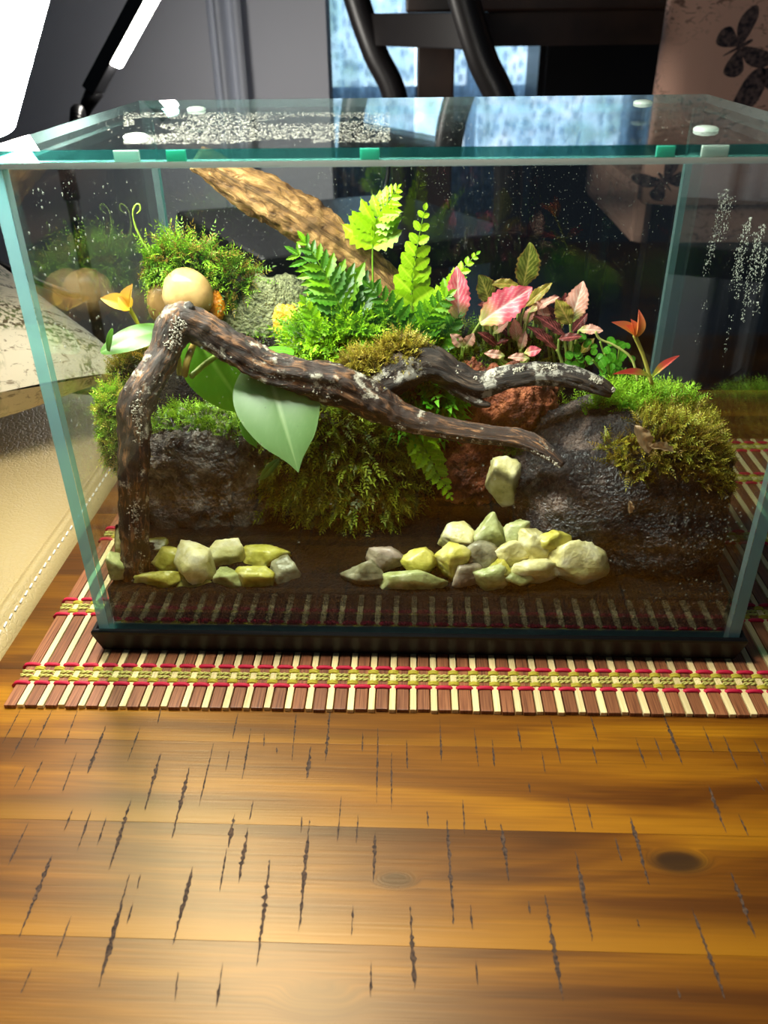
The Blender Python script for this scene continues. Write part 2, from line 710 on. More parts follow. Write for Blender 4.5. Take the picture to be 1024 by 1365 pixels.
def wood_mat():
    m, nt, out = new_mat('acacia_table_wood')
    g = N(nt, 'NewGeometry')
    oi = N(nt, 'ObjectInfo')
    # knots bend the grain: sum of gaussian-like falloffs shifts y
    pos = g.outputs['Position']
    sep = N(nt, 'SeparateXYZ')
    nt.links.new(pos, sep.inputs[0])
    kn_fac = None
    ysh = sep.outputs['Y']
    for k, (kp, rx) in enumerate(((KN[0], 0.0145), (KN[1], 0.0095), (KN[2], 0.014))):
        sb = N(nt, 'VectorMath', operation='SUBTRACT')
        nt.links.new(pos, sb.inputs[0])
        sb.inputs[1].default_value = (kp.x, kp.y, kp.z)
        ml = N(nt, 'VectorMath', operation='MULTIPLY')
        nt.links.new(sb.outputs[0], ml.inputs[0])
        ml.inputs[1].default_value = (1 / rx, 2.2 / rx, 0)
        ln = N(nt, 'VectorMath', operation='LENGTH')
        nt.links.new(ml.outputs[0], ln.inputs[0])
        mr = N(nt, 'MapRange', interpolation_type='SMOOTHERSTEP')
        mr.inputs['From Min'].default_value = 0.32
        mr.inputs['From Max'].default_value = 1.1 if k != 2 else 1.4
        mr.inputs['To Min'].default_value = (1.0, 0.65, 0.35)[k]
        mr.inputs['To Max'].default_value = 0
        nt.links.new(ln.outputs['Value'], mr.inputs['Value'])
        if kn_fac is None:
            kn_fac = mr.outputs[0]
        else:
            mx = N(nt, 'Math', operation='MAXIMUM')
            nt.links.new(kn_fac, mx.inputs[0])
            nt.links.new(mr.outputs[0], mx.inputs[1])
            kn_fac = mx.outputs[0]
    # grain coordinate
    cmb = N(nt, 'CombineXYZ')
    nt.links.new(sep.outputs['X'], cmb.inputs[0])
    kk = N(nt, 'Math', operation='MULTIPLY_ADD')
    nt.links.new(kn_fac, kk.inputs[0])
    kk.inputs[1].default_value = 0.012
    nt.links.new(sep.outputs['Y'], kk.inputs[2])
    nt.links.new(kk.outputs[0], cmb.inputs[1])
    r10 = N(nt, 'Math', operation='MULTIPLY')
    nt.links.new(oi.outputs['Random'], r10.inputs[0])
    r10.inputs[1].default_value = 3.0
    nt.links.new(r10.outputs[0], cmb.inputs[2])
    mp = N(nt, 'Mapping')
    mp.inputs['Scale'].default_value = (5, 42, 5)
    nt.links.new(cmb.outputs[0], mp.inputs[0])
    n1 = N(nt, 'TexNoise')
    n1.inputs['Scale'].default_value = 1.0
    n1.inputs['Detail'].default_value = 3
    n1.inputs['Distortion'].default_value = 0.6
    nt.links.new(mp.outputs[0], n1.inputs['Vector'])
    mp2 = N(nt, 'Mapping')
    mp2.inputs['Scale'].default_value = (25, 900, 5)
    nt.links.new(cmb.outputs[0], mp2.inputs[0])
    n2 = N(nt, 'TexNoise')
    n2.inputs['Scale'].default_value = 1.0
    n2.inputs['Detail'].default_value = 4
    nt.links.new(mp2.outputs[0], n2.inputs['Vector'])
    base = ramp(nt, n1.outputs['Fac'], [(0.26, S(46, 19, 2)), (0.42, S(94, 49, 2)), (0.56, S(130, 78, 4)), (0.74, S(174, 116, 10))])
    fine = ramp(nt, n2.outputs['Fac'], [(0.30, (0.62, 0.58, 0.52)), (0.62, (1, 1, 1))])
    mul = N(nt, 'Mix', data_type='RGBA', blend_type='MULTIPLY')
    mul.inputs[0].default_value = 0.8
    nt.links.new(base, mul.inputs[6])
    nt.links.new(fine, mul.inputs[7])
    # plank tone
    hv = N(nt, 'HueSaturation')
    mr = N(nt, 'MapRange')
    mr.inputs['To Min'].default_value = 0.74
    mr.inputs['To Max'].default_value = 1.12
    nt.links.new(oi.outputs['Random'], mr.inputs['Value'])
    nt.links.new(mr.outputs[0], hv.inputs['Value'])
    nt.links.new(mul.outputs[2], hv.inputs['Color'])
    # pale sapwood along one edge of some planks
    wob = N(nt, 'Math', operation='MULTIPLY_ADD')
    nt.links.new(n1.outputs['Fac'], wob.inputs[0])
    wob.inputs[1].default_value = 0.010
    nt.links.new(sep.outputs['Y'], wob.inputs[2])
    sap = None
    for y0, wd, am in ((-0.0965, .013, .45), (-0.1428, .016, .55), (-0.0551, .008, .3), (-0.190, .012, .45), (-.27, .014, .45)):
        mr2 = N(nt, 'MapRange', interpolation_type='SMOOTHSTEP')
        mr2.inputs['From Min'].default_value = y0 + .004
        mr2.inputs['From Max'].default_value = y0 + .005 + wd
        mr2.inputs['To Min'].default_value = am
        mr2.inputs['To Max'].default_value = 0
        nt.links.new(wob.outputs[0], mr2.inputs['Value'])
        gt = N(nt, 'Math', operation='GREATER_THAN')
        nt.links.new(sep.outputs['Y'], gt.inputs[0])
        gt.inputs[1].default_value = y0
        mu2 = N(nt, 'Math', operation='MULTIPLY')
        nt.links.new(mr2.outputs[0], mu2.inputs[0])
        nt.links.new(gt.outputs[0], mu2.inputs[1])
        if sap is None:
            sap = mu2.outputs[0]
        else:
            ma = N(nt, 'Math', operation='MAXIMUM')
            nt.links.new(sap, ma.inputs[0])
            nt.links.new(mu2.outputs[0], ma.inputs[1])
            sap = ma.outputs[0]
    ms = N(nt, 'Mix', data_type='RGBA')
    nt.links.new(sap, ms.inputs[0])
    nt.links.new(hv.outputs[0], ms.inputs[6])
    ms.inputs[7].default_value = c4(S(172, 116, 14))
    hv = ms
    mk = N(nt, 'Mix', data_type='RGBA')
    kp = N(nt, 'Math', operation='MULTIPLY')
    nt.links.new(kn_fac, kp.inputs[0])
    kp.inputs[1].default_value = 0.9
    nt.links.new(kp.outputs[0], mk.inputs[0])
    nt.links.new(hv.outputs[2], mk.inputs[6])
    mk.inputs[7].default_value = c4(S(30, 16, 10))
    p = N(nt, 'BsdfPrincipled')
    p.inputs['Roughness'].default_value = 0.42
    p.inputs['Specular IOR Level'].default_value = 0.62
    p.inputs['Specular Tint'].default_value = (1.0, 0.80, 0.48, 1)
    nt.links.new(mk.outputs[2], p.inputs['Base Color'])
    b = N(nt, 'Bump')
    b.inputs['Strength'].default_value = 0.12
    b.inputs['Distance'].default_value = 0.0006
    nt.links.new(n2.outputs['Fac'], b.inputs['Height'])
    nt.links.new(b.outputs[0], p.inputs['Normal'])
    nt.links.new(p.outputs[0], out.inputs[0])
    return m


m_wood = wood_mat()
m_gouge = simple('table_gouge_dark', S(34, 20, 12), 0.9, var=(900, S(84, 62, 44)))
m_legwood = simple('table_leg_wood', S(70, 40, 16), 0.5, var=(30, S(50, 28, 12)))
table = thing('coffee_table', 'varnished golden brown plank coffee table with dark sawn gouges', 'table', (0.2, -0.05, FLOOR))
TX0, TX1 = -0.199, 0.72
seams = [-0.46, -0.40, -0.335, -0.27, -0.215, -0.1679, -0.1438 + 0.001, -0.0965, -0.0551, -0.012, 0.035, 0.082, 0.13, 0.18, 0.23, 0.28, 0.33]
seams[5] = -0.190
PLANKS = []
for a, b in zip(seams[:-1], seams[1:]):
    o = box_obj('plank', (TX0, a + 0.00003, ZT - 0.028), (TX1, b - 0.00003, ZT), m_wood, table, bevel=0.00008)
    PLANKS.append((a, b, o))
for x in (TX0 + 0.03, TX1 - 0.08):
    for y in (seams[0] + 0.03, seams[-1] - 0.08):
        box_obj('leg', (x, y, FLOOR), (x + 0.05, y + 0.05, ZT - 0.026), m_legwood, table, bevel=0.003)
for y in (seams[0] + 0.045, seams[-1] - 0.065):
    box_obj('apron', (TX0 + 0.05, y, ZT - 0.08), (TX1 - 0.05, y + .02, ZT - 0.027), m_legwood, table)

GL = [(55, 50, 5, 145), (85, 75, 28, 185), (140, 50, 90, 155), (210, 45, 172, 145), (282, 95, 232, 222), (375, 95, 340, 190), (430, 165, 385, 320), (205, 165, 165, 275), (115, 185, 75, 270), (68, 200, 35, 265), (505, 205, 458, 395), (570, 140, 530, 310), (350, 290, 290, 480), (245, 315, 205, 430), (285, 335, 258, 415), (195, 315, 170, 375), (78, 348, 20, 470), (140, 435, 50, 660), (345, 490, 262, 795), (355, 565, 338, 625), (375, 490, 365, 530), (190, 600, 150, 715), (515, 470, 460, 680), (625, 330, 608, 420), (605, 420, 585, 540), (675, 295, 665, 345), (662, 365, 635, 515), (720, 450, 685, 735), (825, 345, 797, 645), (635, 60, 620, 130), (670, 100, 645, 240), (612, 160, 602, 215), (705, 110, 703, 150), (790, 60, 778, 190), (828, 150, 818, 240), (880, 50, 868, 190), (967, 110, 966, 165), (1008, 100, 1004, 300), (910, 280, 900, 405), (955, 330, 950, 410), (1000, 380, 996, 510), (942, 570, 937, 655), (990, 720, 988, 820), (595, 725, 575, 850), (475, 750, 465, 830), (85, 740, 55, 810), (430, 45, 420, 90), (738, 150, 738, 170), (805, 335, 802, 380)]
GR = [(20, 165, 20, 320), (60, 130, 62, 210), (149, 75, 153, 195), (240, 100, 252, 205), (288, 130, 295, 205), (355, 90, 368, 165), (442, 65, 472, 198), (420, 160, 430, 220), (548, 60, 572, 140), (555, 145, 570, 205), (670, 125, 700, 210), (745, 65, 797, 200), (720, 125, 745, 190), (850, 95, 880, 170), (905, 120, 945, 215), (985, 130, 1020, 205), (385, 245, 390, 275), (490, 285, 512, 380), (540, 300, 557, 370), (655, 335, 708, 520), (615, 390, 635, 460), (865, 255, 912, 380), (945, 330, 972, 390), (990, 235, 1015, 270), (167, 345, 186, 625), (210, 290, 215, 385), (268, 340, 274, 378), (312, 355, 333, 510), (510, 430, 556, 670), (428, 545, 478, 830), (385, 560, 390, 598), (70, 575, 82, 800), (925, 485, 990, 660), (820, 580, 910, 825), (780, 790, 792, 825), (230, 570, 236, 640), (245, 720, 250, 790), (675, 610, 682, 635), (115, 320, 118, 365)]
BOLD = {(430, 165, 385, 320), (282, 95, 232, 222), (350, 290, 290, 480), (662, 365, 635, 515), (625, 330, 608, 420), (720, 450, 685, 735), (825, 345, 797, 645), (515, 470, 460, 680), (345, 490, 262, 795), (140, 435, 50, 660), (505, 205, 458, 395), (655, 335, 708, 520), (745, 65, 797, 200), (312, 355, 333, 510), (510, 430, 556, 670), (428, 545, 478, 830), (167, 345, 186, 625), (865, 255, 912, 380), (925, 485, 990, 660), (880, 50, 868, 190), (820, 580, 910, 825), (828, 150, 818, 240), (70, 575, 82, 800), (1000, 380, 996, 510)}


def gouge(x1, y1, x2, y2, bold):
    a = UZ(x1, y1, ZT + 0.00008)
    b = UZ(x2, y2, ZT + 0.00008)
    L = (b - a).length
    d = (b - a) / L
    sd = Vector((d.y, -d.x, 0))
    n = max(6, int(L / 0.0010))
    vs, fs = [], []
    wmax = 0.00098 if bold else 0.00046
    pk = rnd.uniform(0.3, 0.8)
    for i in range(n + 1):
        t = i / n
        env = max(0.12, 1 - abs(t - pk) / (pk if t < pk else 1 - pk + 1e-6)) ** 0.6
        if i in (0, n):
            env = 0.05
        w = wmax * env * rnd.uniform(0.25, 1.3)
        c = a + d * (L * t) + sd * rnd.uniform(-0.2, 0.2) * wmax
        vs += [c - sd * w, c + Vector((0, 0, -0.00004)), c + sd * w * rnd.uniform(0.5, 1.2)]
    for i in range(n):
        k = i * 3
        fs += [(k, k + 1, k + 4, k + 3), (k + 1, k + 2, k + 5, k + 4)]
    mb = MB()
    mb.add(vs, fs)
    mid = (a + b) / 2
    for p0, p1, o in PLANKS:
        if p0 <= mid.y < p1:
            g = mb.build('gouge', m_gouge, o)
            if g.data.polygons[0].normal.z < 0:
                g.data.flip_normals()
            return


for g in GL:
    gouge(g[0] / 2, 920 + g[1] / 2, g[2] / 2, 920 + g[3] / 2, g in BOLD)
for g in GR:
    gouge(512 + g[0] / 2, 920 + g[1] / 2, 512 + g[2] / 2, 920 + g[3] / 2, g in BOLD)

for _ in range(60):    # the same saw marks beyond the picture's edges
    gx = rnd.choice((rnd.uniform(.17, .66), rnd.uniform(-.19, -.12)))
    gy = rnd.uniform(-.42, -.06) if gx > 0 else rnd.uniform(-.42, -.20)
    P = Vector((gx, gy, ZT))
    Q = P + Vector((rnd.uniform(-.003, .003), -rnd.uniform(.01, .045), 0))
    gouge(*PX(P), *PX(Q), rnd.random() < .35)

# ================================================================== PLACEMAT
def slat_mat(name, c1, c2, c3):
    m, nt, out = new_mat(name)
    g = N(nt, 'NewGeometry')
    oi = N(nt, 'ObjectInfo')
    mp = N(nt, 'Mapping')
    mp.inputs['Scale'].default_value = (1800, 40, 200)
    nt.links.new(g.outputs['Position'], mp.inputs[0])
    n = N(nt, 'TexNoise')
    n.inputs['Scale'].default_value = 1
    n.inputs['Detail'].default_value = 4
    nt.links.new(mp.outputs[0], n.inputs['Vector'])
    c = ramp(nt, n.outputs['Fac'], [(0.3, c1), (0.5, c2), (0.72, c3)])
    h = N(nt, 'HueSaturation')
    mr = N(nt, 'MapRange')
    mr.inputs['To Min'].default_value = 0.78
    mr.inputs['To Max'].default_value = 1.15
    nt.links.new(oi.outputs['Random'], mr.inputs['Value'])
    nt.links.new(mr.outputs[0], h.inputs['Value'])
    nt.links.new(c, h.inputs['Color'])
    p = N(nt, 'BsdfPrincipled')
    p.inputs['Roughness'].default_value = 0.5
    nt.links.new(h.outputs[0], p.inputs['Base Color'])
    nt.links.new(p.outputs[0], out.inputs[0])
    return m


m_brown = slat_mat('bamboo_brown', S(96, 52, 28), S(138, 84, 50), S(164, 108, 68))
m_cream = slat_mat('bamboo_cream', S(222, 196, 132), S(236, 214, 152), S(244, 226, 172))
m_red = simple('thread_red', S(200, 14, 58), 0.6, bump=(2500, 0.5, 0.0004))
m_yel = simple('thread_yellow', S(186, 172, 44), 0.6, bump=(2500, 0.5, 0.0004))
m_yel2 = simple('thread_olive', S(196, 190, 96), 0.6, bump=(2500, 0.5, 0.0004))
MA = 0.0065   # the mat lies slightly turned to the tank
MX0, MY0, MY1 = -0.1835, -0.0365, 0.235
PITCHM = 0.00925
NP = 48
mat_root = thing('placemat', 'brown and cream bamboo slat placemat with red and yellow threads', 'placemat', (0.03, 0.1, ZT))
RM = Matrix.Rotation(MA, 4, 'Z')


def mpt(x, y, z):
    return RM @ Vector((x, y, z))


sb_ = MB()
sb_.box((-0.0026, 0, 0.0), (0.0026, MY1 - MY0, 0.0020))
me_b = sb_.mesh('brown_slat', m_brown, False, None, 0.0003)
sc_ = MB()
sc_.box((-0.00142, 0, 0.0), (0.00142, MY1 - MY0, 0.0021))
me_c = sc_.mesh('cream_slat', m_cream, False, None, 0.0003)
cream_x = []
brown_x = []
for i in range(NP):
    xb = MX0 + 0.0027 + i * PITCHM
    dy = rnd.uniform(-0.0005, 0.0006)
    shared('brown_slat', me_b, mat_root, RM @ Matrix.Translation((xb, MY0 + dy, ZT)))
    xc = xb + PITCHM * 0.5
    shared('cream_slat', me_c, mat_root, RM @ Matrix.Translation((xc, MY0 + rnd.uniform(-0.0004, 0.0004), ZT)))
    brown_x.append(xb)
    cream_x.append(xc)
zt_ = ZT + 0.0019
for by in (-0.0163, 0.0345, 0.105, 0.176, 0.222):
    for s in (-1, 1):
        pts = []
        y = by + s * 0.0062
        for xb in brown_x:
            for dx, z in ((-0.0044, -0.0016), (-0.0030, 0.0001), (-0.0022, 0.0005), (0, 0.0006), (0.0022, 0.0005), (0.0030, 0.0001)):
                pts.append(mpt(xb + dx, y + rnd.uniform(-.0001, .0001), zt_ + z))
        t = MB()
        t.tube(pts, 0.00098, 6)
        t.build('red_thread', m_red, mat_root)
    t = MB()
    for ph in (0, pi):
        for off in (-0.0013, 0.0013):
            pts = []
            n = NP * 10
            for i in range(n):
                x = MX0 + i * PITCHM / 10
                pts.append(mpt(x, by + off + 0.0006 * sin(i * 2 * pi / 5 + ph), zt_ + 0.0004 + 0.00035 * cos(i * 2 * pi / 5 + ph) - (0.0 if abs(((x - MX0) % PITCHM) - PITCHM * .79) > .0018 else 0.0009)))
            t.tube(pts, 0.00052, 5)
    t.build('yellow_braid', m_yel2, mat_root)
    t = MB()
    for xc in cream_x:
        for s in (-1, 1):
            for k in (-0.5, 0.5):
                y = by + s * 0.0036 + k * 0.0011
                t.tube([mpt(xc - 0.0023, y, ZT + 0.0008), mpt(xc - 0.0019, y, ZT + 0.0022), mpt(xc, y, ZT + 0.0027), mpt(xc + 0.0019, y, ZT + 0.0022), mpt(xc + 0.0023, y, ZT + 0.0008)], 0.00062, 6)
    t.build('yellow_binding', m_yel, mat_root)

# ================================================================== GLASS TANK
W2, D, H = 0.150, 0.1894, 0.2192
G = 0.005
Z0 = 0.0125
m_glass = pane_mat('tank_glass', (0.965, 0.985, 0.975))
m_lidglass = pane_mat('lid_glass', (0.94, 0.985, 0.975))
m_edge = edge_mat('glass_edge_teal', S(160, 198, 206), 0.35, 0.42)
m_edge3 = edge_mat('glass_edge_clear', S(196, 220, 220), 0.4, 0.66)
m_edge2 = edge_mat('glass_edge_dark_teal', S(6, 60, 62), 0.12, 0.35)
m_black = simple('tray_black_plastic', S(10, 10, 11), 0.42, spec=0.25)
m_lit_edge = simple('lit_pane_edge_pale', S(214, 216, 208), 0.3)
def bumper_reflection_mat(name, col):
    m, nt, out = new_mat(name)
    p = N(nt, 'BsdfPrincipled')
    p.inputs['Base Color'].default_value = c4(col)
    p.inputs['Roughness'].default_value = 0.25
    t = N(nt, 'BsdfTranslucent')
    t.inputs[0].default_value = c4(col)
    mx = N(nt, 'MixShader')
    mx.inputs[0].default_value = 0.65
    nt.links.new(p.outputs[0], mx.inputs[1])
    nt.links.new(t.outputs[0], mx.inputs[2])
    nt.links.new(mx.outputs[0], out.inputs[0])
    return m


m_bump = bumper_reflection_mat('bumper_clear_rubber', S(206, 226, 216))
m_edge_reflection = bumper_reflection_mat('bumper_reflection_teal', S(96, 205, 180))
tank = thing('glass_tank', 'rectangular glass terrarium tank with teal edges in black base tray', 'tank', (0, D / 2, 0))


def pane(name, a, b, edge_faces):
    m = MB()
    m.box(a, b, mis={k: (1 if k == 2 else 2) for k in edge_faces})
    return m.build(name, [m_glass, m_edge, m_edge3], tank, smooth=False)


# faces: 0 bottom 1 top 2 front 3 right 4 back 5 left
tp = H - 0.0022
left_pane = pane('left_pane', (-W2, 0, Z0 - .006), (-W2 + G, D, tp), (0, 1, 2, 4))
right_pane = pane('right_pane', (W2 - G, 0, Z0 - .006), (W2, D, tp), (0, 1, 2, 4))
front_pane = pane('front_pane', (-W2 + G + .0001, 0.0002, Z0 - .006), (W2 - G - .0001, G, tp), (0, 1, 3, 5))
back_pane = pane('back_pane', (-W2 + G + .0001, D - G, Z0 - .006), (W2 - G - .0001, D - .0002, tp), (0, 1, 3, 5))
bottom_pane = pane('bottom_pane', (-W2 + G + .0002, G + .0002, 0.0065), (W2 - G - .0002, D - G - .0002, 0.0125), (2, 3, 4, 5))
# black tray: tapered walls around a floor
mb = MB()


def ring(z, e):
    return [(-W2 - e, -e, z), (W2 + e, -e, z), (W2 + e, D + e, z), (-W2 - e, D + e, z)]


rings = [ring(0.0003, 0.0002), ring(0.0118, 0.0030), ring(0.0131, 0.0030), ring(0.0137, 0.0024), ring(0.0137, 0.0010), ring(0.0125, 0.0004), ring(0.0064, 0.0003)]
vs = [v for r in rings for v in r]
fs = []
for i in range(len(rings) - 1):
    for k in range(4):
        k2 = (k + 1) % 4
        fs.append((i * 4 + k, i * 4 + k2, i * 4 + 4 + k2, i * 4 + 4 + k))
fs.append((3, 2, 1, 0))
n = (len(rings) - 1) * 4
fs.append((n, n + 1, n + 2, n + 3))
mb.add(vs, fs)
mb.build('base_tray', m_black, tank, smooth=False)
mb = MB()
mb.box((-W2 + .001, 0.0004, tp), (W2 - .001, G, H - 0.0001))
mb.build('lit_pane_edge', m_lit_edge, tank, smooth=False)  # pale strip imitating light caught on the front pane's top edge
# lid
lid = thing('glass_cover', 'clear glass cover with teal edge and beaded condensation lying over the tank', 'cover', (0, D / 2, H))
LT = H + 0.0040
m = MB()
m.box((-W2 - .0015, -.0008, H), (W2 + .0015, D, LT), mis={2: 1, 3: 2, 4: 2, 5: 2})
m.build('cover_pane', [m_lidglass, m_edge2, m_edge3], lid, smooth=False)
for (px, py) in ((181, 184), (262, 147), (857, 138), (941, 174)):
    c = UZ(px, py, LT)
    mb = MB()
    R0 = 0.0045
    pr = [(0.0, 1.0), (0.0008, 1.0), (0.0014, 0.8), (0.0017, 0.4), (0.0017, 0.0)]
    vs = []
    for z, r in pr:
        for k in range(16):
            a = 2 * pi * k / 16
            vs.append((c.x + R0 * max(r, .02) * cos(a), c.y + R0 * max(r, .02) * sin(a), LT + z))
    fs = [(i * 16 + k, i * 16 + (k + 1) % 16, i * 16 + 16 + (k + 1) % 16, i * 16 + 16 + k) for i in range(4) for k in range(16)]
    mb.add(vs, fs)
    mb.build('bumper', m_bump, lid)
for (xa, xb, c) in ((152, 186, 0), (222, 248, 1), (480, 506, 1), (874, 899, 1), (934, 970, 0)):  # coloured strips standing in for the bumpers' reflections in the glass edge
    a = U(xa, 205, -.001)
    b = U(xb, 205, -.001)
    mb = MB()
    mb.box((a.x, -.0018, H + .0002), (b.x, -.0008, LT - .0002))
    mb.build('edge_reflection', m_bump if c == 0 else m_edge_reflection, lid, smooth=False, bevel=0.0002)


def drop_mat(name, op):
    m, nt, out = new_mat(name)
    p = N(nt, 'BsdfPrincipled')
    p.inputs['Base Color'].default_value = (0.72, 0.76, 0.64, 1)
    p.inputs['Roughness'].default_value = 0.08
    ts = N(nt, 'BsdfTransparent')
    mx = N(nt, 'MixShader')
    mx.inputs[0].default_value = op
    nt.links.new(ts.outputs[0], mx.inputs[1])
    nt.links.new(p.outputs[0], mx.inputs[2])
    nt.links.new(mx.outputs[0], out.inputs[0])
    return m


m_drop = drop_mat('water_bead', 0.24)
m_drop_lid = drop_mat('water_bead_thin', 0.05)


def drops(name, parent, pts, nrm):
    """beads of water on a pane: low domes"""
    nrm = Vector(nrm)
    a = nrm.orthogonal().normalized()
    b = nrm.cross(a)
    mb = MB()
    for p, r in pts:
        vs = []
        for k in range(6):
            th = pi / 3 * k
            vs.append(Vector(p) + (a * cos(th) + b * sin(th)) * r)
        for k in range(6):
            th = pi / 3 * k
            vs.append(Vector(p) + (a * cos(th) + b * sin(th)) * r * .6 + nrm * r * .4)
        vs.append(Vector(p) + nrm * r * .55)
        fs = [(k, (k + 1) % 6, 6 + (k + 1) % 6, 6 + k) for k in range(6)] + [(6 + k, 6 + (k + 1) % 6, 12) for k in range(6)]
        mb.add(vs, fs)
    o = mb.build(name, m_drop_lid if parent is lid else m_drop, parent)
    return tag(o, kind='stuff')


pts = []
while len(pts) < 5000:
    px, py = rnd.uniform(165, 520), rnd.uniform(150, 192)
    P = UZ(px, py, LT)
    if abs(P.x) < W2 - .004 and .012 < P.y < D - .02 and (P.x + .09) ** 2 / .004 + 0 * P.y > -1 and noise.noise(Vector((P.x * 30, P.y * 30, 5))) > -.3:
        pts.append((P + Vector((0, 0, .00002)), rnd.uniform(.0002, .0006)))
for _ in range(900):
    pts.append((Vector((rnd.uniform(-W2, W2), rnd.uniform(.006, D - .006), LT + .00002)), rnd.uniform(.00015, .0005)))
drops('condensation', lid, pts, (0, 0, 1))
pts = []
for _ in range(2600):
    pts.append((Vector((rnd.uniform(-W2 + .006, W2 - .006), D - G - .00002, 0.215 - abs(rnd.gauss(0, .05)) - 0.0)), rnd.choice((.00012, .00015, .0002, .0003))))
drops('condensation', back_pane, [q for q in pts if q[0].z > .03], (0, -1, 0))
pts = []
for cx, cy, ln, n in ((962, 258, 95, 170), (969, 252, 70, 120), (975, 262, 60, 80), (993, 300, 80, 130), (1001, 290, 110, 190), (1009, 310, 120, 190), (1017, 300, 110, 170), (948, 320, 60, 60), (985, 330, 60, 60), (1022, 330, 90, 120), (940, 400, 90, 25), (975, 420, 70, 25)):
    for _ in range(n):
        px, py = cx + rnd.gauss(0, 2.2), cy + ln * rnd.random() ** 1.4
        px -= (py - cy) * .17
        d = ray(px, py)
        P = CAM + d * ((W2 - G - CAM.x) / d.x)
        if .006 < P.y < D - .006 and .03 < P.z < .214:
            pts.append((P + Vector((-.00002, 0, 0)), rnd.choice((.00018, .00025, .0003, .00045))))
drops('condensation', right_pane, pts, (-1, 0, 0))
pts = []
for _ in range(420):
    px, py = rnd.uniform(20, 190), rnd.uniform(240, 740)
    d = ray(px, py)
    P = CAM + d * ((-W2 + G - CAM.x) / d.x)
    if .006 < P.y < D - .006 and .045 < P.z < .214:
        pts.append((P + Vector((.00002, 0, 0)), rnd.choice((.0002, .0003, .0004, .0007))))
drops('condensation', left_pane, pts, (1, 0, 0))
pts = []
for cx, cy, sx, sy, n in ((372, 452, 24, 30, 700), (300, 520, 90, 120, 90), (240, 490, 30, 40, 40), (940, 800, 30, 20, 90), (880, 810, 50, 16, 60), (950, 700, 22, 25, 130), (910, 720, 25, 25, 60), (668, 640, 25, 30, 30)):
    for _ in range(n):
        P = U(rnd.gauss(cx, sx), rnd.gauss(cy, sy), G)
        if abs(P.x) < W2 - G - .001 and .02 < P.z < .21:
            pts.append((P + Vector((0, .00002, 0)), rnd.choice((.0002, .0002, .0003, .0004, .0006)) * (.6 if n == 700 else 1)))
drops('condensation', front_pane, pts, (0, 1, 0))

# ================================================================== LAMP (two light bars on a stand)
m_lampblack = simple('lamp_black_metal', S(14, 14, 16), 0.35)
m_led = emis_mat('led_diffuser', (1.0, 0.95, 0.86), LAMP)
POLE = U(103, 300, 0.84)
lamp = thing('grow_lamp', 'black two-headed floor lamp with glowing white light bars behind the tank', 'lamp', (POLE.x, POLE.y, FLOOR))
mb = MB()
mb.tube([(POLE.x, POLE.y, FLOOR + .02), (POLE.x, POLE.y, 0.085)], 0.0085, 14)
mb.build('pole', m_lampblack, lamp)
mb = MB()
prof = [(0.0, .11), (0.012, .11), (0.02, .10), (0.026, .02), (0.05, .012)]
vs = [(POLE.x + r * cos(2 * pi * k / 28), POLE.y + r * sin(2 * pi * k / 28), FLOOR + z) for z, r in prof for k in range(28)]
fs = [(i * 28 + k, i * 28 + (k + 1) % 28, i * 28 + 28 + (k + 1) % 28, i * 28 + 28 + k) for i in range(4) for k in range(28)]
fs += [tuple(range(27, -1, -1)), tuple(4 * 28 + k for k in range(28))]
mb.add(vs, fs)
mb.build('foot', m_lampblack, lamp)


def light_bar(a, dirv, nrm, length, wid, low=0.0):
    a = Vector(a)
    x, y, z = frame(dirv, nrm)
    # housing: flat box behind, half-round diffuser in front
    h = MB()
    c = a + y * (length / 2)
    h.obox(c - z * (wid * .3) - y * low / 2, x * (wid / 2 + .002), y * (length / 2 + .006 + low / 2), z * (wid * .3 + .0002))
    ho = h.build('bar_housing', m_lampblack, lamp, smooth=False, bevel=0.0015)
    d = MB()
    vs, fs = [], []
    K = 10
    for i in range(2):
        for k in range(K + 1):
            th = pi * k / K
            vs.append(a + y * (length * i) + x * (wid / 2 * cos(th)) + z * (0.0004 + wid * 0.28 * sin(th)))
    for k in range(K):
        fs.append((k, k + 1, K + 2 + k, K + 1 + k))
    fs.append(tuple(range(K, -1, -1)))
    fs.append(tuple(K + 1 + k for k in range(K + 1)))
    d.add(vs, fs)
    do = d.build('diffuser', m_led, ho)
    e = MB()
    e.tube([a - y * (0.004 + low) - z * .006, a - y * (0.030 + low) - z * .006], [wid * .4, wid * .32], 14)
    e.build('bar_socket', m_lampblack, ho)
    return a - y * (0.030 + low) - z * .006, -y


A1 = U(-12, 165, 0.105)
B1 = U(26, 0, 0.066)
e1, d1 = light_bar(A1, B1 - A1, (0.62, -0.34, -0.70), 0.29, 0.024)
A2 = U(154, 84, 0.960)
B2 = U(200, 0, 0.950)
e2, d2 = light_bar(A2, B2 - A2, (1.0, -0.16, -0.48), 0.112, 0.030, 0.045)
gk = lambda th, L, t: 1 + 0.10 * sin(L / 0.0042 * 2 * pi)
top = Vector((POLE.x, POLE.y, 0.085))
mb = MB()
hub2 = Vector((POLE.x, POLE.y, -0.06))
mb.tube([e1, e1 + d1 * 0.04, Vector((-0.34, 0.24, 0.21)), Vector((-0.64, 0.50, 0.22)), Vector((-0.74, 0.76, 0.10)), hub2 + Vector((-.05, 0, -.005)), hub2], 0.0052, 10, steps=50, rfun=gk)
mb.build('gooseneck', m_lampblack, lamp)
mb = MB()
mb.tube([e2, e2 + d2 * 0.02, U(103, 150, 0.88), U(97, 200, 0.85), top + Vector((0, 0, .02)), top], 0.0085, 10, steps=40, rfun=gk)
mb.build('gooseneck', m_lampblack, lamp)
mb = MB()
mb.tube([hub2 - Vector((0, 0, .02)), hub2 + Vector((0, 0, .02))], 0.014, 14)
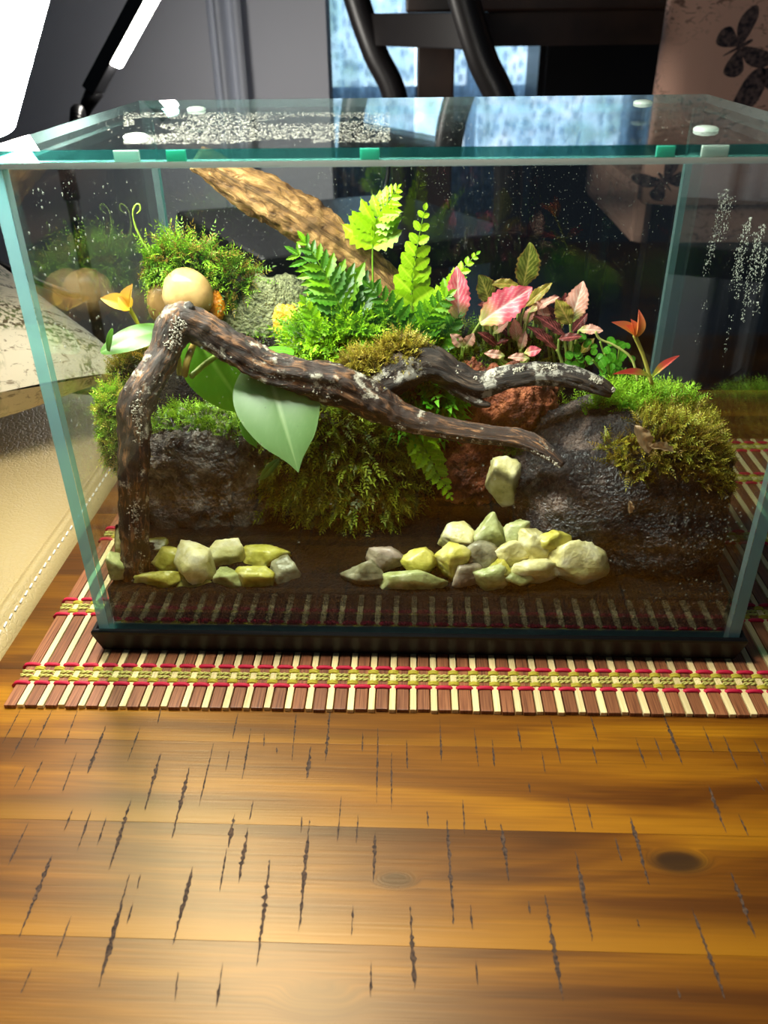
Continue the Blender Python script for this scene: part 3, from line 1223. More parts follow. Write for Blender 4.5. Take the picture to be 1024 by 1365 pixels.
mb.build('hub', m_lampblack, lamp)
mb = MB()
mb.tube([top - Vector((0, 0, .03)), top + Vector((0, 0, .012))], 0.011, 14)
mb.build('hub', m_lampblack, lamp)

# ================================================================== SOFA AND CUSHION
def leather_mat():
    m, nt, out = new_mat('cream_leather')
    g = N(nt, 'NewGeometry')
    v = N(nt, 'TexVoronoi')
    v.feature = 'DISTANCE_TO_EDGE'
    v.inputs['Scale'].default_value = 320
    nt.links.new(g.outputs['Position'], v.inputs['Vector'])
    n = N(nt, 'TexNoise')
    n.inputs['Scale'].default_value = 40
    n.inputs['Detail'].default_value = 5
    nt.links.new(g.outputs['Position'], n.inputs['Vector'])
    mr = N(nt, 'MapRange')
    mr.inputs['From Max'].default_value = 0.15
    nt.links.new(v.outputs['Distance'], mr.inputs['Value'])
    ad = N(nt, 'Math', operation='ADD')
    nt.links.new(mr.outputs[0], ad.inputs[0])
    nt.links.new(n.outputs['Fac'], ad.inputs[1])
    b = N(nt, 'Bump')
    b.inputs['Strength'].default_value = 0.35
    b.inputs['Distance'].default_value = 0.0006
    nt.links.new(ad.outputs[0], b.inputs['Height'])
    p = N(nt, 'BsdfPrincipled')
    p.inputs['Base Color'].default_value = c4(S(180, 158, 108))
    p.inputs['Roughness'].default_value = 0.45
    nt.links.new(b.outputs[0], p.inputs['Normal'])
    nt.links.new(p.outputs[0], out.inputs[0])
    return m


m_leather = leather_mat()
m_thread = simple('stitch_thread_white', S(232, 228, 216), 0.7)
m_sofabase = simple('sofa_base_fabric', S(120, 104, 80), 0.8)
sofa = thing('leather_sofa', 'cream leather sofa seat with piped stitched edge beside the table', 'sofa', (-0.55, 0.0, FLOOR))
SX1, SY0, SY1 = -0.2000, -0.62, 0.345
# seat cushion profile (x, z) swept along y, pinched at the ends
prof = [(-1.0, -0.16), (-1.0, 0.004), (-0.9, 0.012), (-0.5, 0.014), (-0.32, 0.012), (-0.245, 0.006), (-0.225, 0.0020), (-0.2185, -0.0012), (-0.2175, -0.0020),
        (-0.2168, -0.0008), (-0.2150, 0.0012), (-0.2122, 0.0016), (-0.2100, 0.0006), (-0.2090, -0.0012), (-0.2080, -0.0016), (-0.2050, -0.0035), (-0.2020, -0.0085), (-0.2003, -0.018), (-0.2000, -0.05), (-0.2015, -0.14), (-0.206, -0.158)]
NY = 70
vs, fs = [], []
for j in range(NY + 1):
    t = j / NY
    y = SY0 + (SY1 - SY0) * t
    e = min(t, 1 - t) * NY
    dz = -0.03 * max(0, 1 - e / 5.0) ** 2
    for (x, z) in prof:
        vs.append((x + 0.0012 * noise.noise(Vector((x * 9, y * 14, 0))), y, (z + dz * (1 if z > -.1 else 0) + 0.0015 * noise.noise(Vector((x * 14, y * 10, 3))) * (1 if x < -.225 else 0.2))))
K = len(prof)
for j in range(NY):
    for i in range(K):
        i2 = (i + 1) % K
        fs.append((j * K + i, j * K + K + i, j * K + K + i2, j * K + i2))
fs.append(tuple(range(K)))
fs.append(tuple(NY * K + i for i in range(K - 1, -1, -1)))
mb = MB()
mb.add(vs, fs)
seat = mb.build('seat_cushion', m_leather, sofa)
sm = MB()
sm.obox((0, 0, 0), (0.00045, 0, 0), (0, 0.0021, 0), (0, 0, 0.0004))
me_st = sm.mesh('stitch', m_thread, False, None, 0.0002)
y = -0.06
while y < 0.20:
    zz = -0.0012 + 0.0003 * noise.noise(Vector((-.209 * 14, y * 10, 3)))
    shared('stitch', me_st, seat, Matrix.Translation((-0.2079 + 0.0012 * noise.noise(Vector((-.208 * 9, y * 14, 0))), y, zz)) @ Matrix.Rotation(0.12, 4, 'Z') @ Matrix.Rotation(0.35, 4, 'Y'))
    y += 0.0066
box_obj('base', (-1.0, SY0 + .02, FLOOR + .06), (-0.215, SY1 - .02, -0.161), m_sofabase, sofa, bevel=0.004)
for x in (-0.97, -0.27):
    for yy in (SY0 + .05, SY1 - .09):
        box_obj('leg', (x, yy, FLOOR), (x + .04, yy + .04, FLOOR + .062), m_legwood, sofa)


def pillow_mat():
    m, nt, out = new_mat('pillow_printed_linen')
    tc = N(nt, 'UVMap')
    sep = N(nt, 'SeparateXYZ')
    nt.links.new(tc.outputs[0], sep.inputs[0])
    # script-like scribbles: stretched distorted noise lines
    mp = N(nt, 'Mapping')
    mp.inputs['Scale'].default_value = (22, 60, 1)
    nt.links.new(tc.outputs[0], mp.inputs[0])
    n1 = N(nt, 'TexNoise')
    n1.inputs['Scale'].default_value = 1.6
    n1.inputs['Detail'].default_value = 6
    n1.inputs['Roughness'].default_value = 0.75
    n1.inputs['Distortion'].default_value = 1.2
    nt.links.new(mp.outputs[0], n1.inputs['Vector'])
    blot = N(nt, 'TexNoise')
    blot.inputs['Scale'].default_value = 8
    blot.inputs['Detail'].default_value = 2
    nt.links.new(tc.outputs[0], blot.inputs['Vector'])
    fine = N(nt, 'TexNoise')
    fine.inputs['Scale'].default_value = 120
    fine.inputs['Detail'].default_value = 4
    nt.links.new(tc.outputs[0], fine.inputs['Vector'])
    # leaf blots where the big noise is high and fine noise speckles it
    bf = N(nt, 'MapRange', interpolation_type='SMOOTHSTEP')
    bf.inputs['From Min'].default_value = 0.48
    bf.inputs['From Max'].default_value = 0.54
    nt.links.new(blot.outputs['Fac'], bf.inputs['Value'])
    ff = N(nt, 'MapRange')
    ff.inputs['From Min'].default_value = 0.46
    ff.inputs['From Max'].default_value = 0.56
    nt.links.new(fine.outputs['Fac'], ff.inputs['Value'])
    mul = N(nt, 'Math', operation='MULTIPLY')
    nt.links.new(bf.outputs[0], mul.inputs[0])
    nt.links.new(ff.outputs[0], mul.inputs[1])
    ln = N(nt, 'MapRange')
    ln.inputs['From Min'].default_value = 0.56
    ln.inputs['From Max'].default_value = 0.62
    nt.links.new(n1.outputs['Fac'], ln.inputs['Value'])
    ln2 = N(nt, 'Math', operation='MULTIPLY')
    nt.links.new(ln.outputs[0], ln2.inputs[0])
    ln2.inputs[1].default_value = 0.8
    # two border lines along the lower edge
    w = N(nt, 'Math', operation='MULTIPLY')
    nt.links.new(sep.outputs['Y'], w.inputs[0])
    w.inputs[1].default_value = 1.0
    lines = None
    for c0 in (0.085, 0.125, 0.20):
        s1 = N(nt, 'Math', operation='SUBTRACT')
        nt.links.new(w.outputs[0], s1.inputs[0])
        s1.inputs[1].default_value = c0
        ab = N(nt, 'Math', operation='ABSOLUTE')
        nt.links.new(s1.outputs[0], ab.inputs[0])
        lt = N(nt, 'Math', operation='LESS_THAN')
        nt.links.new(ab.outputs[0], lt.inputs[0])
        lt.inputs[1].default_value = 0.006
        if lines is None:
            lines = lt.outputs[0]
        else:
            mx = N(nt, 'Math', operation='MAXIMUM')
            nt.links.new(lines, mx.inputs[0])
            nt.links.new(lt.outputs[0], mx.inputs[1])
            lines = mx.outputs[0]
    lf = N(nt, 'Math', operation='MULTIPLY')
    nt.links.new(lines, lf.inputs[0])
    nt.links.new(ff.outputs[0], lf.inputs[1])
    mixA = N(nt, 'Mix', data_type='RGBA')
    nt.links.new(mul.outputs[0], mixA.inputs[0])
    mixA.inputs[6].default_value = c4(S(222, 212, 182))
    mixA.inputs[7].default_value = c4(S(104, 112, 62))
    mixB = N(nt, 'Mix', data_type='RGBA')
    nt.links.new(ln2.outputs[0], mixB.inputs[0])
    nt.links.new(mixA.outputs[2], mixB.inputs[6])
    mixB.inputs[7].default_value = c4(S(110, 92, 62))
    mixC = N(nt, 'Mix', data_type='RGBA')
    nt.links.new(lf.outputs[0], mixC.inputs[0])
    nt.links.new(mixB.outputs[2], mixC.inputs[6])
    mixC.inputs[7].default_value = c4(S(92, 78, 50))
    p = N(nt, 'BsdfPrincipled')
    p.inputs['Roughness'].default_value = 0.85
    p.inputs['Sheen Weight'].default_value = 0.2
    nt.links.new(mixC.outputs[2], p.inputs['Base Color'])
    nt.links.new(p.outputs[0], out.inputs[0])
    return m


m_pillow = pillow_mat()
# the cushion: lower right corner points at the tank
cR = U(189, 494, 0.215)           # corner tip beside the tank
ex = (cR - U(0, 540, 0.140)).normalized()
ez = U(0, 312, 0.40) - cR
ez = (ez - ex * ez.dot(ex)).normalized()
ey = ez.cross(ex)     # thickness direction
PS = ex_l = 0.36
cB = cR - ex * ex_l
mb = MB()
NN = 34
vs, fs, uvs = [], [], []
for side in (1, -1):
    for j in range(NN + 1):
        for i in range(NN + 1):
            u, v = i / NN, j / NN
            a, b = 2 * u - 1, 2 * v - 1
            th = max(0.0, (1 - abs(a) ** 2.6) * (1 - abs(b) ** 2.6)) ** 0.55 * 0.062
            # edges bow inwards between the corners
            sa = a * (1 - 0.09 * (1 - b * b) * abs(a) ** 3)
            sb2 = b * (1 - 0.10 * (1 - a * a) * abs(b) ** 3)
            P = cB + ex * (ex_l * (sa + 1) / 2) + ez * (PS * (sb2 + 1) / 2) + ey * (side * th)
            P += ey * (0.004 * noise.noise(Vector((u * 4, v * 4, side))))
            vs.append(P)
            uvs.append((u, v))
K = (NN + 1) ** 2
for s in (0, 1):
    for j in range(NN):
        for i in range(NN):
            a = s * K + j * (NN + 1) + i
            q = (a, a + 1, a + NN + 2, a + NN + 1)
            fs.append(q if s else q[::-1])
mb.add(vs, fs, None, uvs)
pil = mb.build('throw_pillow', m_pillow, origin=(cB.x + .05, cB.y + .2, 0.012))
tag(pil, 'cream linen throw pillow printed with green leaves and brown lines', 'pillow')
bm = bmesh.new()
bm.from_mesh(pil.data)
bmesh.ops.remove_doubles(bm, verts=bm.verts, dist=1e-5)
bm.to_mesh(pil.data)
bm.free()

# ================================================================== BACKGROUND FURNITURE
m_dkwood = simple('dark_stained_wood', S(66, 46, 36), 0.35, var=(14, S(46, 32, 26)))
m_blwood = simple('black_stained_wood', S(30, 26, 26), 0.4)
bt = thing('dining_table', 'dark brown wooden dining table standing behind the tank', 'table', (0.6, 1.8, FLOOR))
lx0 = U(556, 60, 1.40).x
box_obj('tabletop', (lx0 - .02, 1.36, 0.262), (1.55, 2.30, 0.300), m_dkwood, bt, bevel=0.004)
for y in (1.405, 2.22):
    box_obj('apron', (lx0 + .03, y, 0.208), (1.50, y + .025, 0.263), m_dkwood, bt)
for x in (lx0, 1.44):
    for yy in (1.39, 2.19):
        box_obj('leg', (x, yy, FLOOR), (x + .068, yy + .068, 0.263), m_dkwood, bt, bevel=0.004)

# dark cabinet added to block the window's brightness behind the table
sbx = U(714, 90, 2.60).x
sd = thing('window_blocker', 'added black wooden cabinet blocking the window light behind the dining table', 'window_blocker', (1.1, 2.8, FLOOR))
box_obj('body', (sbx + .01, 2.61, FLOOR + .06), (1.66, 2.94, 0.225), m_blwood, sd, bevel=.003)
box_obj('top', (sbx, 2.595, 0.226), (1.67, 2.95, 0.25), m_blwood, sd, bevel=.003)
for i in range(3):
    xa = sbx + .03 + i * (1.62 - sbx) / 3
    dr = box_obj('door', (xa, 2.592, FLOOR + .09), (xa + (1.62 - sbx) / 3 - .03, 2.611, 0.20), m_blwood, sd, bevel=.003)
    box_obj('knob', (xa + .02, 2.572, -.12), (xa + .04, 2.593, -.10), m_winframe, dr, bevel=.004)
for x in (sbx + .03, 1.60):
    for yy in (2.63, 2.88):
        box_obj('leg', (x, yy, FLOOR), (x + .04, yy + .04, FLOOR + .062), m_blwood, sd)

# dark ladder-back chair standing in front of the window
ch = thing('wooden_chair', 'black wooden chair with curved back posts near the window', 'chair', (-0.05, 1.5, FLOOR))
pa = [U(462, -60, 1.22), U(476, 0, 1.22), U(500, 70, 1.21), U(528, 135, 1.20)]
low = pa[-1]
post = pa + [Vector((low.x + .012, 1.20, 0.0)), Vector((low.x + .005, 1.23, -.22)), Vector((low.x - .01, 1.27, FLOOR))]
dx = Vector((0.155, -0.25, 0))
for k in (0, 1):
    mb = MB()
    q = [p + dx * k for p in ([pa[0] + Vector((-.01, 0, .10))] + post)]
    mb.tube(q, 0.021, 10, steps=6)
    mb.build('back_post', m_blwood, ch)
for z in (0.10, 0.24, 0.36):
    i0 = min(post + [pa[0] + Vector((-.01, 0, .10))], key=lambda p: abs(p.z - z))
    mb = MB()
    c = i0 + dx * 0.5
    mb.obox((c.x, c.y, z), dx * 0.5, (0.0075, 0.003, 0), (0, 0, 0.022))
    mb.build('back_slat', m_blwood, ch, smooth=False, bevel=0.002)
mb = MB()
c = Vector((low.x, 1.20, -0.03)) + dx * 0.5 + Vector((-0.16, -0.064, 0))
mb.obox(c, dx * 0.62, Vector((-0.18, -0.072, 0)), (0, 0, 0.02))
mb.build('seat', m_blwood, ch, smooth=False, bevel=0.006)
for k in (0, 1):
    f = Vector((low.x, 1.20, 0)) + dx * k + Vector((-0.31, -0.124, 0))
    box_obj('front_leg', (f.x - .018, f.y - .018, FLOOR), (f.x + .018, f.y + .018, -0.045), m_blwood, ch)


def script_mat():
    m, nt, out = new_mat('butterfly_linen')
    g = N(nt, 'NewGeometry')
    mp = N(nt, 'Mapping')
    mp.inputs['Scale'].default_value = (60, 60, 130)
    mp.inputs['Rotation'].default_value = (0, 0.35, 0)
    nt.links.new(g.outputs['Position'], mp.inputs[0])
    n = N(nt, 'TexNoise')
    n.inputs['Scale'].default_value = 0.9
    n.inputs['Detail'].default_value = 5
    n.inputs['Distortion'].default_value = 1.6
    nt.links.new(mp.outputs[0], n.inputs['Vector'])
    mask = N(nt, 'TexNoise')
    mask.inputs['Scale'].default_value = 9
    nt.links.new(g.outputs['Position'], mask.inputs['Vector'])
    mr = N(nt, 'MapRange')
    mr.inputs['From Min'].default_value = 0.55
    mr.inputs['From Max'].default_value = 0.61
    nt.links.new(n.outputs['Fac'], mr.inputs['Value'])
    mk = N(nt, 'MapRange')
    mk.inputs['From Min'].default_value = 0.42
    mk.inputs['From Max'].default_value = 0.55
    mk.inputs['To Max'].default_value = 0.85
    nt.links.new(mask.outputs['Fac'], mk.inputs['Value'])
    mu = N(nt, 'Math', operation='MULTIPLY')
    nt.links.new(mr.outputs[0], mu.inputs[0])
    nt.links.new(mk.outputs[0], mu.inputs[1])
    mx = N(nt, 'Mix', data_type='RGBA')
    nt.links.new(mu.outputs[0], mx.inputs[0])
    mx.inputs[6].default_value = c4(S(226, 178, 156))
    mx.inputs[7].default_value = c4(S(110, 78, 66))
    p = N(nt, 'BsdfPrincipled')
    p.inputs['Roughness'].default_value = 0.8
    nt.links.new(mx.outputs[2], p.inputs['Base Color'])
    nt.links.new(p.outputs[0], out.inputs[0])
    return m


m_script = script_mat()
m_ink = simple('butterfly_ink', S(26, 24, 36), 0.85, var=(170, S(112, 92, 88)))
YC = 1.00
bc = thing('upholstered_chair', 'pinkish linen dining chair printed with dark butterflies behind the tank', 'chair', (0.56, 1.15, FLOOR))
x0 = U(878, 120, YC).x
mb = MB()
# upholstered back, its back face towards the camera, leaning a little
NXc, NZc = 14, 16
vs, fs = [], []
for side in (0, 1):
    for j in range(NZc + 1):
        z = 0.012 + (0.56 - 0.012) * j / NZc
        for i in range(NXc + 1):
            t = i / NXc
            x = x0 + 0.005 + 0.45 * t + (0.012 * (j / NZc)) * (1 - 2 * t) * 0
            ee = max(0, 1 - min(t, 1 - t) / .09)
            et = max(0, (j / NZc - .93) / .07)
            y = YC - 0.030 * j / NZc + (0.018 * (ee ** 2 + et ** 2)) * (1 if side == 0 else -1) + (0.0 if side == 0 else 0.075)
            vs.append((x, y, z))
K = (NZc + 1) * (NXc + 1)
for j in range(NZc):
    for i in range(NXc):
        a = j * (NXc + 1) + i
        fs.append((a, a + 1, a + NXc + 2, a + NXc + 1))
        fs.append((K + a, K + a + NXc + 1, K + a + NXc + 2, K + a + 1))
for j in range(NZc):
    for i in (0, NXc):
        a = j * (NXc + 1) + i
        b = a + NXc + 1
        fs.append((a, b, K + b, K + a) if i == 0 else (a, K + a, K + b, b))
for i in range(NXc):
    for j in (0, NZc):
        a = j * (NXc + 1) + i
        fs.append((a, K + a, K + a + 1, a + 1) if j == 0 else (a, a + 1, K + a + 1, K + a))
mb.add(vs, fs)
back = mb.build('backrest', m_script, bc)
box_obj('seat', (x0 + .005, YC + .06, -0.06), (x0 + .455, YC + .50, 0.03), m_script, bc, bevel=0.015)
for x in (x0 + .02, x0 + .40):
    for yy in (YC + .02, YC + .44):
        box_obj('leg', (x, yy, FLOOR), (x + .035, yy + .035, -0.055 if yy > YC + .1 else 0.02), m_blwood, bc)


def wing(mb, c, pts, s, rot, ax):
    """flat printed outline on the chair back"""
    ca, sa = cos(rot), sin(rot)
    vs = []
    ctr = (sum(p[0] for p in pts) / len(pts), sum(p[1] for p in pts) / len(pts))
    for p in [ctr] + pts:
        x, y = p[0] * ca - p[1] * sa, p[0] * sa + p[1] * ca
        w = Vector((c.x + x * s, 0, c.z + y * s))
        j = (w.z - 0.012) / 0.548
        ee = max(0, 1 - min((w.x - x0 - .005) / .45, 1 - (w.x - x0 - .005) / .45) / .09)
        w.y = YC - 0.030 * j - 0.0012 + 0.018 * ee ** 2
        vs.append(w)
    n = len(pts)
    mb.add(vs, [(0, 1 + (k + 1) % n, 1 + k) for k in range(n)])


def smooth_pts(p, k=5):
    v = [Vector((a, b, 0)) for a, b in p]
    o = []
    n = len(v)
    for i in range(n):
        p0, p1, p2, p3 = v[i - 1], v[i], v[(i + 1) % n], v[(i + 2) % n]
        for q in range(k):
            t = q / k
            r = 0.5 * ((2 * p1) + (p2 - p0) * t + (2 * p0 - 5 * p1 + 4 * p2 - p3) * t * t + (3 * p1 - p0 - 3 * p2 + p3) * t ** 3)
            o.append((r.x, r.y))
    return o


UPW = smooth_pts([(0.05, 0.05), (0.55, 0.75), (0.95, 0.95), (1.12, 0.8), (1.0, 0.35), (0.6, 0.02)])
LOW = smooth_pts([(0.05, -0.02), (0.5, -0.05), (0.85, -0.15), (0.9, -0.5), (0.6, -0.8), (0.3, -0.6)])
BODY = smooth_pts([(-.05, .4), (.05, .4), (.06, 0), (.02, -.6), (-.02, -.6), (-.06, 0)])


def butterfly(px, py, s, rot, half=False):
    c = U(px, py, YC - .02)
    mb = MB()
    wing(mb, c, UPW, s, rot, 0)
    wing(mb, c, LOW, s, rot, 0)
    if not half:
        wing(mb, c, [(-a, b) for a, b in UPW][::-1], s * .95, rot, 0)
        wing(mb, c, [(-a, b) for a, b in LOW][::-1], s * .95, rot, 0)
    wing(mb, c, BODY, s, rot, 0)
    mb.build('butterfly_print', m_ink, back)


butterfly(990, 62, 0.036, radians(-62), half=False)
butterfly(972, 160, 0.052, radians(20))
butterfly(897, 175, 0.034, radians(-80), half=True)
butterfly(890, 244, 0.03, radians(40))
butterfly(1080, 110, 0.05, radians(30))
butterfly(1120, 20, 0.05, radians(-30))

# ================================================================== INSIDE THE TANK: SOIL AND WATER
INNER = True
m_soil = rock_mat('wet_dark_soil', [(0.35, S(5, 4, 3)), (0.55, S(13, 10, 8)), (0.75, S(30, 24, 17))], 420, 0.7, (700, 0.9, 0.003), 0.12)
IX = W2 - G - 0.0006
IY0, IY1 = G + 0.0006, D - G - 0.0006


def sstep(a, b, x):
    t = max(0.0, min(1.0, (x - a) / (b - a)))
    return t * t * (3 - 2 * t)


def soil_h(x, y):
    h = 0.031 + 0.004 * sstep(.01, .045, y)
    rise = 0.050 + 0.030 * sstep(.02, -.10, x) + 0.004 * sstep(.05, .12, x)
    rise *= 1 - 0.55 * sstep(.06, .12, x)
    h += rise * sstep(.055, .13, y)
    return h


nx, ny = 110, 72
vs, fs = [], []
for j in range(ny + 1):
    for i in range(nx + 1):
        x = -IX + 2 * IX * i / nx
        y = IY0 + (IY1 - IY0) * j / ny
        z = soil_h(x, y) + 0.0016 * fb(Vector((x * 90, y * 90, 0)), 3) + 0.0009 * noise.noise(Vector((x * 420, y * 420, 2)))
        vs.append((x, y, z))
nb = len(vs)
for j in range(ny + 1):
    for i in range(nx + 1):
        if j in (0, ny) or i in (0, nx):
            pass
fs = [(j * (nx + 1) + i, j * (nx + 1) + i + 1, (j + 1) * (nx + 1) + i + 1, (j + 1) * (nx + 1) + i) for j in range(ny) for i in range(nx)]
# skirt down to the bottom pane
border = [i for i in range(nx + 1)] + [(j) * (nx + 1) + nx for j in range(1, ny + 1)] + [ny * (nx + 1) + i for i in range(nx - 1, -1, -1)] + [j * (nx + 1) for j in range(ny - 1, 0, -1)]
base = len(vs)
for b in border:
    vs.append((vs[b][0], vs[b][1], 0.0128))
nbd = len(border)
for k in range(nbd):
    k2 = (k + 1) % nbd
    fs.append((border[k2], border[k], base + k, base + k2))
fs.append(tuple(base + k for k in range(nbd)))
mb = MB()
mb.add(vs, fs)
so = mb.build('planting_soil', m_soil, origin=(0, D / 2, 0.0128))
tag(so, 'dark wet soil layer sloping up to the back of the tank', 'soil', kind='stuff')

ZW = 0.0420
m_water = pane_mat('shallow_water', (0.90, 0.92, 0.86), 1.33, 0.02, (160, 0.15))
mb = MB()
ng = 24
vs = [(-IX + 2 * IX * i / ng, IY0 + 0.062 * j / 4, ZW + (0.0006 * exp(-(0.0155 * j) / .002))) for j in range(5) for i in range(ng + 1)]
fs = [(j * (ng + 1) + i, j * (ng + 1) + i + 1, (j + 1) * (ng + 1) + i + 1, (j + 1) * (ng + 1) + i) for j in range(4) for i in range(ng)]
mb.add(vs, fs)
wa = mb.build('pond_water', m_water, origin=(0, 0.03, 0.0420))
tag(wa, 'shallow clear water over the stones along the front glass', 'water', kind='stuff')

# ================================================================== STONES AND ROCKS
m_lrock = rock_mat('grey_lava_rock', [(0.34, S(22, 20, 18)), (0.50, S(70, 64, 58)), (0.66, S(150, 138, 124))], 75, 0.38, (420, 1.0, 0.005))
m_rrock = rock_mat('black_lava_rock', [(0.36, S(15, 15, 16)), (0.54, S(42, 39, 40)), (0.72, S(128, 108, 98))], 55, 0.33, (620, 1.0, 0.006), 0.7)
m_red_rock = rock_mat('red_lava_rock', [(0.34, S(62, 28, 14)), (0.5, S(134, 66, 34)), (0.7, S(180, 104, 62))], 110, 0.7, (420, 1.0, 0.005))
m_slab = rock_mat('grey_green_stone', [(0.35, S(84, 86, 58)), (0.55, S(140, 142, 100)), (0.75, S(176, 178, 132))], 260, 0.8, (500, 1.0, 0.004))
m_tan = rock_mat('tan_pebble', [(0.3, S(150, 112, 66)), (0.6, S(190, 154, 100)), (0.8, S(206, 176, 126))], 60, 0.3, (300, 0.08, 0.001))
m_amber = rock_mat('amber_stone', [(0.3, S(190, 140, 20)), (0.55, S(226, 178, 50)), (0.8, S(240, 214, 120))], 160, 0.45, (350, 0.8, 0.003))


def rockobj(name, label, bbox, Y, mat, seed, ry=0.8, amp=0.22, freq=1.4, fine=0.05, sub=5, power=2.4, zmin=None, cat='rock', group=None, ff=9):
    x0_, y0_, x1_, y1_ = bbox
    c = U((x0_ + x1_) / 2, (y0_ + y1_) / 2, Y)
    k = mpp(c)
    rx, rz = (x1_ - x0_) / 2 * k, (y1_ - y0_) / 2 * k
    mb = MB()
    blob(mb, c, (rx, rx * ry, rz), sub, amp, freq, fine, ff, seed, None, power, zmin)
    o = mb.build(name, mat, origin=(c.x, c.y, c.z - rz))
    return tag(o, label, cat, group)


lrock = rockobj('lava_rock', 'dark grey pitted lava rock under the left end of the driftwood', (192, 545, 392, 745), 0.080, m_lrock, 3, 0.62, 0.26, 1.5, 0.07, 6, 2.6)
rrock = rockobj('lava_rock', 'large black moss-topped boulder at the right end of the tank', (690, 535, 985, 795), 0.058, m_rrock, 11, 0.72, 0.13, 1.2, 0.034, 6, 2.5, ff=30)
redrock = rockobj('lava_rock', 'rust red porous lava rock in the middle below the twigs', (572, 488, 735, 705), 0.094, m_red_rock, 21, 0.75, 0.25, 1.7, 0.10, 6, 2.5)
slab = rockobj('stone_slab', 'grey green grainy stone behind the sloping driftwood', (285, 372, 428, 560), 0.140, m_slab, 31, 0.42, 0.14, 1.6, 0.06, 5, 3.0)
rockobj('round_pebble', 'large smooth tan egg-shaped pebble under the mossy tuft', (217, 358, 285, 428), 0.118, m_tan, 41, 0.8, 0.07, 1.0, 0.0, 4, 2.0, cat='pebble')
rockobj('round_pebble', 'smaller shaded tan pebble left of the egg-shaped one', (194, 378, 232, 432), 0.132, m_tan, 43, 0.8, 0.08, 1.0, 0.0, 4, 2.0, cat='pebble')
rockobj('amber_chip', 'small bright orange chip beside the egg-shaped pebble', (279, 390, 300, 428), 0.125, simple('orange_chip', S(232, 140, 24), 0.4, bump=(500, .5, .002)), 45, 0.8, 0.25, 1.6, 0.05, 4, 2.2, cat='stone')
rockobj('amber_stone', 'yellow amber stone resting on the grey green stone', (366, 406, 399, 458), 0.122, m_amber, 47, 0.6, 0.2, 1.5, 0.05, 4, 3.0, cat='stone')


def pebble_mat(name, c1, c2, c3):
    m, nt, out = new_mat(name)
    tc = N(nt, 'TexCoord')
    n = N(nt, 'TexNoise')
    n.inputs['Scale'].default_value = 130
    n.inputs['Detail'].default_value = 6
    nt.links.new(tc.outputs['Object'], n.inputs['Vector'])
    c = ramp(nt, n.outputs['Fac'], [(0.32, c1), (0.5, c2), (0.70, c3)])
    p = N(nt, 'BsdfPrincipled')
    p.inputs['Roughness'].default_value = 0.35
    p.inputs['Subsurface Weight'].default_value = 0.0
    nt.links.new(c, p.inputs['Base Color'])
    n2 = N(nt, 'TexNoise')
    n2.inputs['Scale'].default_value = 420
    n2.inputs['Detail'].default_value = 4
    nt.links.new(tc.outputs['Object'], n2.inputs['Vector'])
    b = N(nt, 'Bump')
    b.inputs['Strength'].default_value = 0.5
    b.inputs['Distance'].default_value = 0.001
    nt.links.new(n2.outputs['Fac'], b.inputs['Height'])
    nt.links.new(b.outputs[0], p.inputs['Normal'])
    nt.links.new(p.outputs[0], out.inputs[0])
    return m


